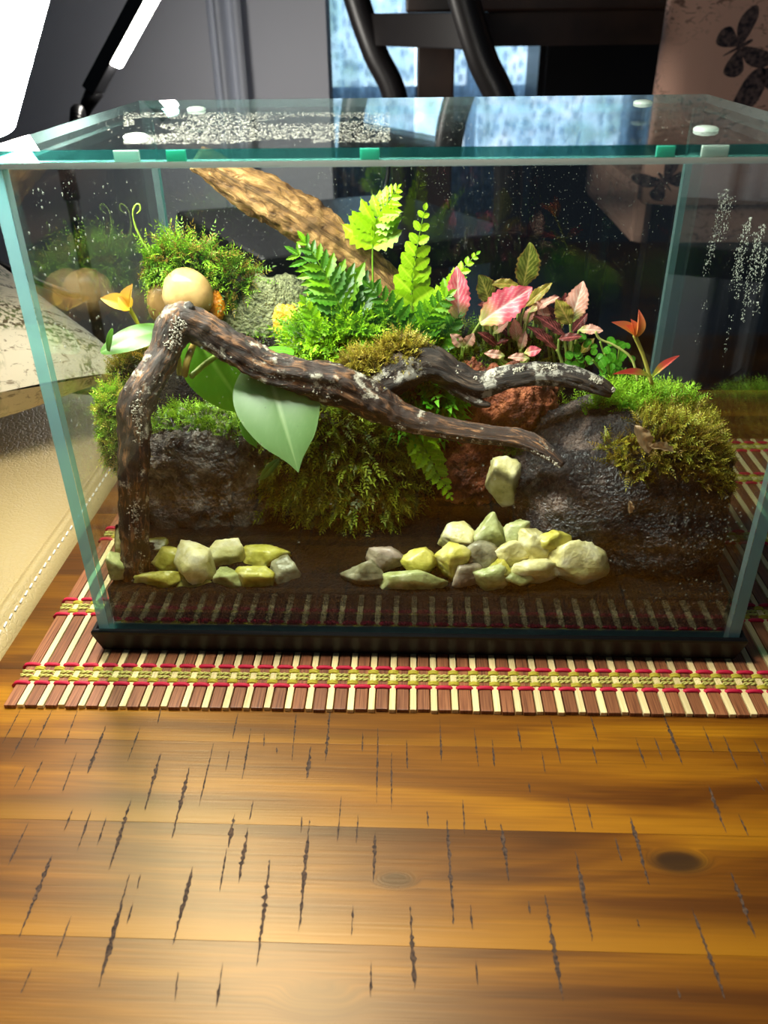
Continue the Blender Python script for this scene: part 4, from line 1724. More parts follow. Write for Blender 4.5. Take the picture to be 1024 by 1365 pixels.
PM = {
    'y': pebble_mat('stone_lime_yellow', S(150, 142, 44), S(200, 190, 84), S(226, 216, 146)),
    'c': pebble_mat('stone_cream_green', S(172, 160, 92), S(220, 210, 146), S(240, 232, 194)),
    'g': pebble_mat('stone_sage_green', S(126, 130, 76), S(176, 180, 116), S(212, 212, 164)),
    'p': pebble_mat('stone_pinkish_grey', S(112, 98, 86), S(158, 142, 124), S(190, 176, 156)),
    'd': pebble_mat('stone_dirty_grey', S(84, 80, 60), S(138, 132, 104), S(180, 174, 148)),
    'o': pebble_mat('stone_olive', S(72, 72, 24), S(116, 114, 44), S(150, 146, 74)),
}
PEB = [
    # left group
    ((134, 703, 166, 738), 'c', .030, 'pale stone by the left glass behind the driftwood leg'),
    ((132, 734, 164, 772), 'g', .016, 'pale sage stone low against the left glass, left of the driftwood leg'),
    ((192, 716, 232, 744), 'o', .042, 'dim olive stone in the shade right of the driftwood leg'),
    ((200, 734, 245, 766), 'y', .024, 'lime yellow stone at the waterline right of the driftwood leg'),
    ((183, 758, 245, 790), 'y', .013, 'flat lime yellow wedge lying under water, leftmost at the front glass'),
    ((236, 766, 284, 796), 'o', .013, 'olive stone under the tall cream stone'),
    ((231, 714, 284, 784), 'c', .022, 'tall cream and yellow rough stone standing at the left, tallest there'),
    ((284, 714, 323, 760), 'c', .030, 'squarish cream stone below the grey lava rock'),
    ((318, 722, 382, 760), 'y', .032, 'long yellow stone pointing right below the grey lava rock'),
    ((284, 754, 322, 788), 'g', .015, 'rounded sage green stone at the front glass below the squarish cream one'),
    ((316, 752, 366, 790), 'y', .014, 'bright yellow round-edged stone at the front glass, left group'),
    ((360, 743, 396, 788), 'd', .020, 'dirty grey stone at the right end of the left group'),
    # right group
    ((490, 727, 541, 760), 'p', .026, 'pinkish grey stone at the left end of the right pile'),
    ((461, 748, 514, 782), 'd', .016, 'grey stone lying leftmost of the right pile'),
    ((510, 760, 594, 797), 'g', .012, 'long flat sage stone along the front glass under the right pile'),
    ((541, 728, 583, 766), 'y', .022, 'cube-like yellow stone at the left of the right pile'),
    ((581, 728, 627, 768), 'y', .020, 'blocky lime stone right of the cube-like yellow one'),
    ((586, 698, 642, 732), 'c', .040, 'pale flat stone at the back of the right pile'),
    ((631, 688, 674, 738), 'g', .036, 'pointed sage stone at the top of the right pile'),
    ((669, 691, 709, 734), 'g', .031, 'greenish slanted stone at the top right of the pile'),
    ((692, 704, 731, 752), 'c', .024, 'upright cream oval stone in the right pile'),
    ((656, 722, 699, 754), 'c', .022, 'cream wedge stone in the middle of the right pile'),
    ((619, 726, 660, 757), 'd', .024, 'whitish stone wedged under the pointed sage stone'),
    ((652, 746, 680, 774), 'y', .016, 'small yellow stone at the waterline in the right pile'),
    ((684, 742, 744, 776), 'c', .016, 'flat oval cream stone at the waterline near the black boulder'),
    ((722, 706, 756, 739), 'y', .023, 'small yellow stone leaning on the black boulder'),
    ((731, 725, 803, 774), 'c', .018, 'big rough cream stone at the right end of the right pile'),
    ((605, 752, 641, 784), 'p', .014, 'pinkish submerged stone under the right pile'),
    ((629, 754, 676, 788), 'g', .012, 'teal green submerged stone under the right pile'),
    ((674, 754, 711, 782), 'g', .013, 'green submerged stone beside the flat oval cream stone'),
    ((646, 616, 694, 668), 'c', .058, 'single cream stone perched on the red lava rock'),
]
for i, (bb, k, Y, lab) in enumerate(PEB):
    c = U((bb[0] + bb[2]) / 2, (bb[1] + bb[3]) / 2, Y)
    q = mpp(c)
    rx, rz = (bb[2] - bb[0]) / 2 * q * 1.34, (bb[3] - bb[1]) / 2 * q * 1.34
    ry = min(0.5 * (rx + rz), 0.75 * max(Y - G - 0.001, 0.004)) if Y < .02 else 0.5 * (rx + rz) * .8
    mb = MB()
    chunk(mb, c, (rx, ry, rz), 100 + i * 7, 14, 4, None, 0.05)
    o = mb.build('lime_stone', PM[k], origin=(c.x, c.y, c.z - rz))
    tag(o, lab, 'stone', 'pale green stones along the front glass')

# ================================================================== DRIFTWOOD
def bark_mat(name, c1, c2, c3, crust, cr_amt):
    m, nt, out = new_mat(name)
    uv = N(nt, 'UVMap')
    mp = N(nt, 'Mapping')
    mp.inputs['Scale'].default_value = (16, 90, 1)
    nt.links.new(uv.outputs[0], mp.inputs[0])
    n = N(nt, 'TexNoise')
    n.inputs['Scale'].default_value = 1.0
    n.inputs['Detail'].default_value = 7
    n.inputs['Roughness'].default_value = 0.7
    n.inputs['Distortion'].default_value = 0.5
    nt.links.new(mp.outputs[0], n.inputs['Vector'])
    c = ramp(nt, n.outputs['Fac'], [(0.36, c1), (0.52, c2), (0.70, c3)])
    g = N(nt, 'NewGeometry')
    n2 = N(nt, 'TexNoise')
    n2.inputs['Scale'].default_value = 70
    n2.inputs['Detail'].default_value = 7
    n2.inputs['Roughness'].default_value = 0.75
    nt.links.new(g.outputs['Position'], n2.inputs['Vector'])
    mr = N(nt, 'MapRange')
    mr.inputs['From Min'].default_value = 0.62 - cr_amt
    mr.inputs['From Max'].default_value = 0.68 - cr_amt
    nt.links.new(n2.outputs['Fac'], mr.inputs['Value'])
    mx = N(nt, 'Mix', data_type='RGBA')
    nt.links.new(mr.outputs[0], mx.inputs[0])
    nt.links.new(c, mx.inputs[6])
    mx.inputs[7].default_value = c4(crust)
    p = N(nt, 'BsdfPrincipled')
    p.inputs['Roughness'].default_value = 0.6
    nt.links.new(mx.outputs[2], p.inputs['Base Color'])
    b = N(nt, 'Bump')
    b.inputs['Strength'].default_value = 0.9
    b.inputs['Distance'].default_value = 0.003
    nt.links.new(n.outputs['Fac'], b.inputs['Height'])
    nt.links.new(b.outputs[0], p.inputs['Normal'])
    nt.links.new(p.outputs[0], out.inputs[0])
    return m


m_bark = bark_mat('driftwood_bark', S(20, 12, 9), S(56, 36, 27), S(176, 122, 78), S(200, 190, 170), 0.045)
m_bark_g = bark_mat('driftwood_grey_twig', S(20, 15, 12), S(46, 35, 29), S(116, 96, 78), S(190, 182, 168), 0.07)
m_bark_t = bark_mat('driftwood_tan', S(84, 54, 24), S(160, 116, 62), S(214, 172, 110), S(120, 84, 44), -0.02)


def ridged(seed, amp=0.26, k=2.2):
    amp *= 1.35
    def f(th, L, t):
        q = Vector((cos(th) * k + seed, sin(th) * k, L * 34))
        r = 1 + amp * noise.noise(q) + amp * 0.8 * (0.5 - abs(noise.noise(Vector((cos(th) * 5 + seed, sin(th) * 5, L * 22))))) + amp * 0.45 * noise.noise(Vector((cos(th) * 9, sin(th) * 9 + seed, L * 260)))
        return r
    return f


m_crust = simple('pale_lichen', S(198, 190, 172), 0.9, var=(500, S(150, 140, 122)))


def crust(parent, path, n, seed, spots):
    """grains of pale lichen sitting on the camera-side or top of a limb"""
    R = random.Random(seed)
    pts = [U(a, b, Y) for a, b, Y, r in path]
    rr = [r * mpp(U(a, b, Y)) for a, b, Y, r in path]
    sp, sr = spline(pts, rr, 12)
    mb = MB()
    ov = [(1, 0, 0), (-1, 0, 0), (0, 1, 0), (0, -1, 0), (0, 0, 1), (0, 0, -1)]
    of = [(0, 2, 4), (2, 1, 4), (1, 3, 4), (3, 0, 4), (2, 0, 5), (1, 2, 5), (3, 1, 5), (0, 3, 5)]
    while n > 0:
        i = R.randrange(len(sp) - 1)
        P = sp[i].lerp(sp[i + 1], R.random())
        t = (sp[i + 1] - sp[i]).normalized()
        d = Vector(spots) + Vector((R.gauss(0, .22), R.gauss(0, .22), R.gauss(0, .22)))
        d = (d - t * d.dot(t)).normalized()
        if noise.noise(P * 120) < -.05:
            n -= .3
            continue
        n -= 1
        c = P + d * sr[i] * R.uniform(.98, 1.10)
        s_ = R.uniform(.0002, .0006)
        mb.add([c + Vector(v) * s_ * R.uniform(.7, 1.3) for v in ov], of)
    o = mb.build('lichen_crust', m_crust, parent)
    return tag(o, kind='stuff')


def wood(path, name, mat, parent, seed, amp=0.26, segs=28, steps=14):
    """path: (px, py, Y, radius px)"""
    pts, rad = [], []
    for (px, py, Y, r) in path:
        P = U(px, py, Y)
        pts.append(P)
        rad.append(r * mpp(P))
    mb = MB()
    mb.tube(pts, rad, segs, rfun=ridged(seed, amp), steps=steps)
    o = mb.build(name, mat, parent)
    if name in CR:
        crust(o, path, CR[name][0], int(seed * 10), CR[name][1])
    return o


CR = {'upright_leg': (1100, (.45, -.85, .3)), 'grey_twig': (900, (0, -.5, .85)), 'long_limb': (500, (0, -.9, -.5)), 'knot': (260, (0, -.5, .8))}
c0 = U(178, 770, 0.020)
dw = thing('driftwood', 'crooked brown driftwood arching from the left front across to the black boulder', 'driftwood', (c0.x, c0.y, c0.z))
wood([(180, 786, .019, 17), (180, 745, .020, 17), (178, 690, .021, 17), (178, 630, .023, 18), (180, 570, .026, 19), (182, 535, .029, 20), (200, 502, .036, 19), (220, 468, .044, 18), (236, 434, .050, 21), (246, 416, .053, 16)], 'upright_leg', m_bark, dw, 1.3)
wood([(226, 432, .049, 10), (240, 426, .052, 21), (270, 438, .053, 22), (310, 464, .053, 21), (352, 488, .053, 21), (400, 500, .053, 22), (450, 512, .054, 25), (500, 536, .055, 24), (540, 556, .054, 17), (590, 570, .050, 13), (640, 578, .044, 12), (690, 584, .036, 12), (722, 597, .028, 10), (750, 620, .020, 4)], 'long_limb', m_bark, dw, 4.7, 0.24, 30, 14)
wood([(500, 520, .060, 20), (540, 494, .066, 26), (575, 486, .066, 20), (605, 500, .064, 16), (640, 512, .062, 16), (680, 502, .060, 14), (725, 498, .058, 14), (765, 504, .055, 13), (800, 516, .052, 11), (816, 524, .051, 6)], 'grey_twig', m_bark_g, dw, 8.1, 0.26, 26, 14)
wood([(585, 500, .066, 10), (612, 520, .062, 8), (640, 537, .058, 6), (654, 540, .056, 2)], 'side_twig', m_bark_g, dw, 9.9, 0.3, 16, 10)
wood([(240, 424, .053, 10), (250, 412, .053, 8), (256, 406, .053, 4)], 'knot', m_bark_g, dw, 12.0, 0.4, 14, 8)
d2_ = thing('driftwood', 'tan driftwood branch slanting down from under the lid at the back', 'driftwood', tuple(U(510, 366, .128)))
wood([(262, 210, .118, 16), (300, 234, .122, 20), (350, 262, .126, 25), (400, 292, .130, 28), (440, 318, .132, 26), (480, 346, .132, 22), (512, 372, .130, 19), (545, 410, .126, 16), (570, 450, .122, 12)], 'slanting_branch', m_bark_t, d2_, 15.2, 0.24, 30, 16)
wood([(668, 500, .105, 8), (640, 470, .112, 9), (625, 448, .118, 8), (600, 430, .125, 6)], 'dark_stub', m_bark_g, dw, 18.0, 0.3, 16, 10)

# ================================================================== MOSS
m_moss = plant_mat('moss_tissue', 0.5, 0.35)
m_leafy = plant_mat('leaf_tissue', 0.35, 0.38, 0.12)
m_leafbig = plant_mat('leaf_waxy', 0.40, 0.30, 0.0, 0.4)
m_peat = rock_mat('mossy_peat', [(0.35, S(14, 14, 6)), (0.55, S(34, 34, 14)), (0.75, S(58, 56, 24))], 300, 0.8, (500, 1.0, 0.003))


def rv(s=1.0):
    return Vector((rnd.gauss(0, s), rnd.gauss(0, s), rnd.gauss(0, s)))


def sprig(mb, base, d, L, nl, ll, lw, droop, col, tip, nrm=None):
    """one moss shoot: thin stem with two rows of small leaves"""
    d = d.normalized()
    p = base.copy()
    step = L / nl
    side = d.cross(nrm if nrm is not None else rv()).normalized()
    for k in range(nl):
        t = k / nl
        d = (d + Vector((0, 0, -droop / nl)) + rv(0.05)).normalized()
        p2 = p + d * step
        side = (side - d * side.dot(d)).normalized()
        up = side.cross(d)
        c = mixc(col, tip, t)
        for s in (-1, 1):
            sz = (1 - 0.55 * t) * rnd.uniform(.75, 1.2)
            o = (side * s * .8 + d * .62 + up * rnd.uniform(-.25, .35)).normalized()
            w = o.cross(up).normalized() * (lw * sz * .5)
            a = p + o * (ll * sz * .45)
            e = p + o * (ll * sz) + up * (ll * -.12)
            mb.add([p, a + w, e, a - w], [(0, 1, 2, 3)], c)
        p = p2
    w = side * lw * .3
    mb.add([p - w, p + w, p + d * ll * .8], [(0, 1, 2)], tip)


def jit(c, s=0.25):
    k = rnd.uniform(1 - s, 1 + s)
    h = rnd.uniform(-s, s) * .35
    return (c[0] * k * (1 + h), c[1] * k, c[2] * k * (1 - h))


def surf_points(o, poly=None, nmin=0.0, up=0.0):
    """(point, normal) on an object's faces whose place in the picture lies in poly"""
    res = []
    loc = ORG[o.name]
    for f in o.data.polygons:
        n = f.normal
        if n.dot(TOCAM) < nmin and n.z < up:
            continue
        P = f.center + loc
        if poly:
            x, y = PX(P)
            if not inpoly(x, y, poly):
                continue
        res.append((P, n.copy(), f.area))
    return res


def moss_on(name, label, surf, n, L, ll, lw, droop, pal, upb=0.5, nl=6, spread=0.5, core=None, cat='moss', group=None, lift=0.0):
    """a cushion or mat of moss growing on the given surface samples"""
    mb = MB()
    tot = [s[2] for s in surf]
    picks = rnd.choices(surf, weights=tot, k=n)
    org = Vector((0, 0, 0))
    for P, nn, _ in picks:
        org += P
        base = P + rv(0.0006) + nn * lift
        d = nn + Vector((0, 0, upb)) + rv(spread)
        c, t = rnd.choice(pal)
        sprig(mb, base, d, L * rnd.uniform(.55, 1.25), nl, ll * rnd.uniform(.8, 1.2), lw, droop, jit(c), jit(t))
    org = org / n
    zmin = min(s[0].z for s in surf)
    o = mb.build(name, m_moss, origin=(org.x, org.y, zmin))
    return tag(o, label, cat, group, kind='stuff')


def moss_mound(name, label, blobs, n, L, ll, lw, droop, pal, upb=0.5, nl=6, spread=0.5, cat='moss', facing=-0.3, poly=None):
    """moss on its own peat mound; blobs are ((x0,y0,x1,y1), Y, depth ratio)"""
    core = MB()
    for i, (bb, Y, ry) in enumerate(blobs):
        c = U((bb[0] + bb[2]) / 2, (bb[1] + bb[3]) / 2, Y)
        k = mpp(c)
        blob(core, c, ((bb[2] - bb[0]) / 2 * k, (bb[2] - bb[0]) / 2 * k * ry, (bb[3] - bb[1]) / 2 * k), 4, 0.22, 1.8, 0.05, 8, i + len(name) + n % 13, None, 2.2)
    zs = min(v.z for v in core.v)
    cx = sum((v for v in core.v), Vector()) / len(core.v)
    root = thing(name, label, cat, (cx.x, cx.y, zs))
    co = core.build('peat_core', m_peat, root)
    surf = surf_points(co, poly, facing, -0.2)
    mb = MB()
    for P, nn, _ in rnd.choices(surf, weights=[s[2] for s in surf], k=n):
        d = nn + Vector((0, 0, upb)) + rv(spread)
        c, t = rnd.choice(pal)
        sprig(mb, P + rv(.0005), d, L * rnd.uniform(.55, 1.25), nl, ll * rnd.uniform(.8, 1.2), lw, droop, jit(c), jit(t))
    f = mb.build('shoots', m_moss, root)
    tag(f, kind='stuff')
    return root


G1 = (S(70, 110, 20), S(160, 200, 50))
G2 = (S(50, 84, 16), S(120, 164, 36))
GB = (S(84, 150, 24), S(170, 220, 60))
YB1 = (S(92, 84, 16), S(172, 160, 50))
YB2 = (S(74, 58, 16), S(150, 124, 48))
DG = (S(44, 58, 10), S(104, 122, 26))
DG2 = (S(58, 70, 10), S(134, 148, 32))

# right boulder
moss_on('boulder_moss', 'yellow brown cushion moss draped over the right of the black boulder',
        surf_points(rrock, [(806, 590), (850, 575), (848, 545), (900, 520), (940, 515), (985, 560), (1010, 640), (960, 660), (900, 625), (850, 640), (815, 620)], -0.05, 0.3),
        2700, 0.0062, 0.0021, 0.0010, 0.25, [YB1, YB1, YB2, (S(110, 120, 24), S(190, 190, 70))], 0.4, 6)
moss_on('boulder_moss', 'bright green feathery moss on top of the black boulder',
        surf_points(rrock, [(782, 556), (805, 520), (840, 490), (900, 480), (960, 505), (980, 550), (940, 540), (890, 545), (850, 552), (815, 540)], -0.6, 0.0),
        1300, 0.0090, 0.0024, 0.0010, 0.5, [GB, GB, G1], 0.6, 7)
moss_mound('upright_moss', 'fine upright green moss between the red lava rock and the black boulder', [((702, 560, 762, 640), .088, .8), ((758, 540, 800, 590), .086, .8)], 800, .010, .0020, .0008, -.1, [G1, G2, G2], 1.1, 7, .35)
moss_on('rock_moss', 'small dark moss tuft beside the perched cream stone', surf_points(redrock, [(672, 590), (715, 590), (715, 640), (676, 640)], 0.0, 2), 260, .006, .0018, .0008, .2, [DG2, G2], .3, 5)
# left rock
moss_on('rock_moss', 'strip of green moss along the top of the grey lava rock', surf_points(lrock, [(185, 520), (300, 520), (330, 575), (300, 585), (250, 572), (195, 575)], -0.8, -0.1), 700, .0065, .0020, .0009, .3, [G1, G1, G2], .5, 6)
# moss pressed against the left pane
moss_mound('glass_moss', 'yellow green moss cushion pressed against the left glass behind the driftwood leg', [((134, 520, 176, 575), .040, .8), ((138, 560, 172, 625), .036, .8)], 1100, .0075, .0022, .0009, .1, [G1, GB, (S(130, 130, 30), S(210, 200, 80))], .4, 6)
moss_mound('brown_moss', 'olive brown moss tuft behind the bend of the driftwood leg', [((155, 470, 205, 530), .058, .9)], 420, .0070, .0022, .0008, .0, [YB2, DG2, YB1], .6, 6)
# hanging moss in the middle
moss_mound('hanging_moss', 'big dark green moss mound hanging below the driftwood in the middle', [((350, 530, 500, 690), .078, .55), ((390, 560, 545, 735), .072, .5), ((470, 545, 560, 690), .080, .6), ((345, 600, 440, 710), .074, .5)],
           3000, .0110, .0040, .0019, .9, [DG, DG2, DG2, (S(70, 96, 18), S(156, 178, 44))], -.1, 7, .6)
# moss on the limb
moss_mound('limb_moss', 'golden brown moss clump sitting on the driftwood limb', [((456, 474, 524, 512), .066, .6), ((506, 452, 566, 508), .070, .6)], 1150, .0062, .0021, .0010, .2, [YB1, YB2, YB1, (S(120, 110, 26), S(206, 186, 80))], .5, 6)
# feather moss over the egg pebble
moss_mound('feather_moss', 'feathery green moss tuft drooping over the tan egg-shaped pebble', [((196, 338, 290, 372), .136, .4)], 420, .015, .0034, .0012, .9, [G1, GB, G2, YB2], .55, 9, .6)
moss_mound('feather_moss', 'sparse dark feathery moss at the right of the egg-shaped pebble', [((270, 362, 335, 396), .136, .5)], 330, .013, .0030, .0011, .5, [G2, G1, YB2], .6, 8, .6)
moss_mound('feather_moss', 'dark feathery moss hanging at the left of the egg-shaped pebble', [((188, 385, 212, 420), .138, .6)], 160, .010, .0028, .0011, .6, [DG2, G1], .4, 7, .6)
# bed under the pink leaves
moss_mound('ground_moss', 'green and yellow moss bed under the pink veined leaves', [((580, 445, 700, 500), .120, .5), ((650, 452, 760, 520), .118, .5), ((590, 470, 660, 510), .105, .5)], 1300, .009, .0020, .0008, -.1, [G2, G1, YB1, DG2], .9, 7, .5)
# bright leafy bush behind the limb
moss_mound('clubmoss_bush', 'bright lime green feathery bush left of the ferns', [((390, 425, 490, 510), .098, .5), ((440, 420, 530, 490), .104, .5), ((490, 440, 590, 490), .108, .5)], 1900, .0110, .0040, .0020, .5,
           [(S(100, 150, 10), S(178, 216, 40)), (S(84, 136, 12), S(160, 204, 36)), (S(64, 116, 12), S(130, 184, 34))], .5, 7, .6, cat='plant')
moss_mound('clubmoss_bush', 'glossy green small leaved plant beneath the golden moss clump', [((520, 500, 602, 570), .080, .6)], 380, .0100, .0060, .0044, .4,
           [(S(36, 120, 14), S(90, 190, 30)), (S(50, 140, 20), S(130, 214, 50))], .3, 4, .6, cat='plant')
moss_on('slab_moss', 'thin bright moss line at the foot of the grey green stone', surf_points(slab, [(330, 440), (428, 440), (428, 560), (330, 560)], 0, 2), 500, .005, .002, .0008, .2, [G1, GB, G2], .4, 5)

# ================================================================== LEAF SHAPES
def leaf_mesh(name, prof, colf, nl=20, nw=8, fold=0.15, curl=0.0, cup=0.0, mat=None, thick=0.0, wave=0.0):
    """leaf along +Y of unit length, half width prof(t); colf(u, t) -> colour"""
    vs, fs, cs = [], [], []
    for i in range(nl + 1):
        t = i / nl
        w = prof(t)
        for j in range(-nw, nw + 1):
            u = j / nw
            x = u * w
            z = fold * abs(x) - curl * t * t - cup * u * u * w + wave * sin(t * 19 + u * 2) * abs(u)
            vs.append((x, t, z))
            cs.append(colf(u, t))
    M = 2 * nw + 1
    for i in range(nl):
        for j in range(M - 1):
            a = i * M + j
            fs.append((a, a + 1, a + M + 1, a + M))
    mb = MB()
    mb.add(vs, fs, cs)
    return mb.mesh(name, mat or m_leafbig)


def put(me, name, parent, B, T, width, facing, unitw=1.0):
    """place a unit leaf from base B to tip T, full width in metres"""
    B, T = Vector(B), Vector(T)
    L = (T - B).length
    x, y, z = frame(T - B, facing)
    m = mat_from(x * (width * unitw), y * L, z * L, B)
    return shared(name, me, parent, m)


def stem(parent, pts, r, col, name='stem', steps=6):
    mb = MB()
    n = len(pts)
    rr = r if isinstance(r, (list, tuple)) else [r] * n
    mb.tube(pts, list(rr), 7, col=col, steps=steps if n > 2 else None)
    return mb.build(name, m_leafbig, parent)


# serrated and lobed fern leaflets (unit length, unit half width baked in)
def lob(t, k, depth):
    return 1 - depth * (0.5 + 0.5 * cos(t * k * 2 * pi))


def fern_col(c, v):
    def f(u, t):
        e = exp(-(u / .10) ** 2) * .5 + .35 * max(0, cos((t - .55 * abs(u)) * 2 * pi * 7)) ** 6
        return mixc(c, v, min(1, e))
    return f


FL = []
for i, (c, v) in enumerate(((S(150, 196, 10), S(196, 226, 50)), (S(110, 164, 14), S(160, 202, 50)), (S(66, 120, 20), S(116, 166, 50)), (S(156, 204, 16), S(206, 232, 70)))):
    FL.append(leaf_mesh('fern_leaflet_%d' % i, lambda t: (sin(pi * min(1, t * 1.02 + .06)) ** .75 + .02) * .5 * lob(t, 5, .32), fern_col(c, v), 30, 4, 0.25, 0.12, 0.0, m_leafy))
FR = leaf_mesh('fern_leaflet_round', lambda t: (sin(pi * min(.985, t * .93 + .07)) ** .6) * .5 * lob(t, 4, .16), fern_col(S(146, 190, 14), S(196, 224, 60)), 24, 4, 0.2, 0.1, 0.0, m_leafy)


def frond(parent, path, prof, n, meshes, ang=62, wratio=0.42, facing=None, stemr=.0005, col=S(120, 160, 40), t0=0.3, pairs=True, tipleaf=True, onlyside=None):
    """rachis through picture points (px, py, Y) with leaflets along it"""
    pts = [U(*p) for p in path]
    sp, _ = spline(pts, [1] * len(pts), 14)
    acc = [0.0]
    for a, b in zip(sp[:-1], sp[1:]):
        acc.append(acc[-1] + (b - a).length)
    Lt = acc[-1]
    k = mpp(pts[0])
    mb = MB()
    mb.tube(sp, [stemr * (1 - .7 * i / len(sp)) for i in range(len(sp))], 6, col=col)
    fr = mb.build('frond', m_leafbig, parent)
    facing = Vector(facing) if facing else (TOCAM + Vector((0, 0, .5)))
    for i in range(n):
        t = t0 + (1 - t0) * (i + .3) / n
        s = t * Lt
        j = max(0, min(len(sp) - 2, next((q for q in range(len(acc) - 1) if acc[q + 1] >= s), len(sp) - 2)))
        P = sp[j].lerp(sp[j + 1], (s - acc[j]) / max(1e-9, acc[j + 1] - acc[j]))
        d = (sp[j + 1] - sp[j]).normalized()
        x, y, z = frame(d, facing)
        l = prof((t - t0) / (1 - t0)) * k
        for sd in ((-1, 1) if pairs else ((-1, 1)[i % 2],)):
            if onlyside and sd != onlyside:
                continue
            a = radians(ang * (1 - .25 * t) + rnd.uniform(-6, 6))
            o = y * cos(a) + x * sd * sin(a) + z * rnd.uniform(-.12, .12)
            ll = l * rnd.uniform(.9, 1.1)
            if ll < .0004:
                continue
            put(rnd.choice(meshes), 'leaflet', fr, P, P + o * ll, ll * wratio * 2, z + rv(.12))
    if tipleaf:
        d = (sp[-1] - sp[-3]).normalized()
        ll = max(.0025, prof(1.0) * k * 1.4)
        put(rnd.choice(meshes), 'leaflet', fr, sp[-1] - d * ll * .3, sp[-1] + d * ll * .7, ll * wratio * 2, facing)
    return fr


fern = thing('fern_plant', 'bright green fern with several upright fronds in the middle of the tank', 'fern', tuple(U(505, 470, .105)))
frond(fern, [(494, 430, .112), (497, 380, .115), (497, 325, .118), (503, 292, .118), (532, 249, .116)], lambda t: 46 * (1 - t) ** .8 + 5, 9, [FL[0], FL[3]], 66, .30, t0=.52, stemr=.0007)
frond(fern, [(488, 480, .105), (497, 430, .108), (500, 395, .110)], lambda t: 20 * (1 - t) + 4, 4, [FL[1]], 60, .32, t0=.5)
frond(fern, [(552, 500, .108), (551, 440, .110), (549, 385, .112), (556, 330, .112), (567, 277, .112)], lambda t: 27 * (1 - t) ** .9 + 6, 8, [FR], 64, .40, t0=.42, stemr=.0006)
frond(fern, [(560, 480, .104), (575, 440, .104), (594, 396, .104), (616, 360, .104), (637, 338, .104)], lambda t: 24 * (1 - t) ** .8 + 5, 10, [FL[0], FL[1]], 58, .36, t0=.30)
# darker frond with long leaflets
frond(fern, [(482, 440, .096), (468, 412, .098), (445, 380, .100), (415, 352, .102), (392, 336, .103)], lambda t: 66 * (1 - .75 * t), 10, [FL[2], FL[1], FL[2]], 68, .17, facing=(0.1, -.9, .5), t0=.12)
frond(fern, [(470, 450, .094), (450, 400, .095), (425, 350, .096), (404, 318, .097)], lambda t: 44 * (1 - .7 * t), 9, [FL[1], FL[2]], 60, .22, facing=(0.2, -.9, .4), t0=.25)
frond(fern, [(540, 470, .100), (530, 430, .098), (512, 400, .097), (490, 380, .096)], lambda t: 36 * (1 - .7 * t), 8, [FL[2]], 62, .26, facing=(-.2, -.9, .5), t0=.2)
frond(fern, [(545, 470, .100), (566, 430, .098), (584, 405, .096), (600, 392, .095)], lambda t: 38 * (1 - .7 * t), 8, [FL[2], FL[1]], 62, .30, facing=(.1, -.9, .5), t0=.2)
frond(fern, [(580, 470, .102), (600, 440, .100), (612, 415, .100)], lambda t: 26 * (1 - .6 * t), 6, [FL[2]], 60, .32, t0=.2)
frond(fern, [(430, 470, .088), (420, 430, .088), (404, 400, .088)], lambda t: 24 * (1 - .6 * t), 7, [FL[0], FL[1]], 60, .32, t0=.2)
hf = thing('fern_plant', 'small lime green fern frond hanging below the driftwood limb', 'fern', tuple(U(556, 575, .066)))
frond(hf, [(548, 572, .068), (566, 598, .062), (582, 628, .057), (602, 664, .054)], lambda t: 27 * (1 - t) ** .7 + 4, 9, [FL[0], FL[3]], 62, .34, t0=.12)
frond(hf, [(540, 585, .070), (555, 590, .066), (572, 600, .062)], lambda t: 18 * (1 - t) + 4, 5, [FL[0]], 62, .36, t0=.2)


# ================================================================== PINK VEINED LEAVES
def fit_leaf(name, blade, vein, rim, blade2=None):
    def colf(u, t):
        mid = exp(-(u / .07) ** 2)
        q = (t * 1.0 - .42 * abs(u)) * 7.0
        fr = abs(q - round(q)) * 2
        side = exp(-(fr / .24) ** 2) * (0.5 + .5 * (1 - abs(u)))
        b = blade if not blade2 else mixc(blade2, blade, sstep(.05, .45, t))
        c = mixc(b, vein, min(1, mid + side * .85))
        if abs(u) > .9:
            c = mixc(c, rim, .5)
        return c
    return leaf_mesh(name, lambda t: (sin(pi * min(.99, t * .95 + .04)) ** .8) * .5 * (1 + .07 * sin(t * 60)), colf, 44, 12, 0.22, 0.20, 0.10, m_leafbig, wave=.03)


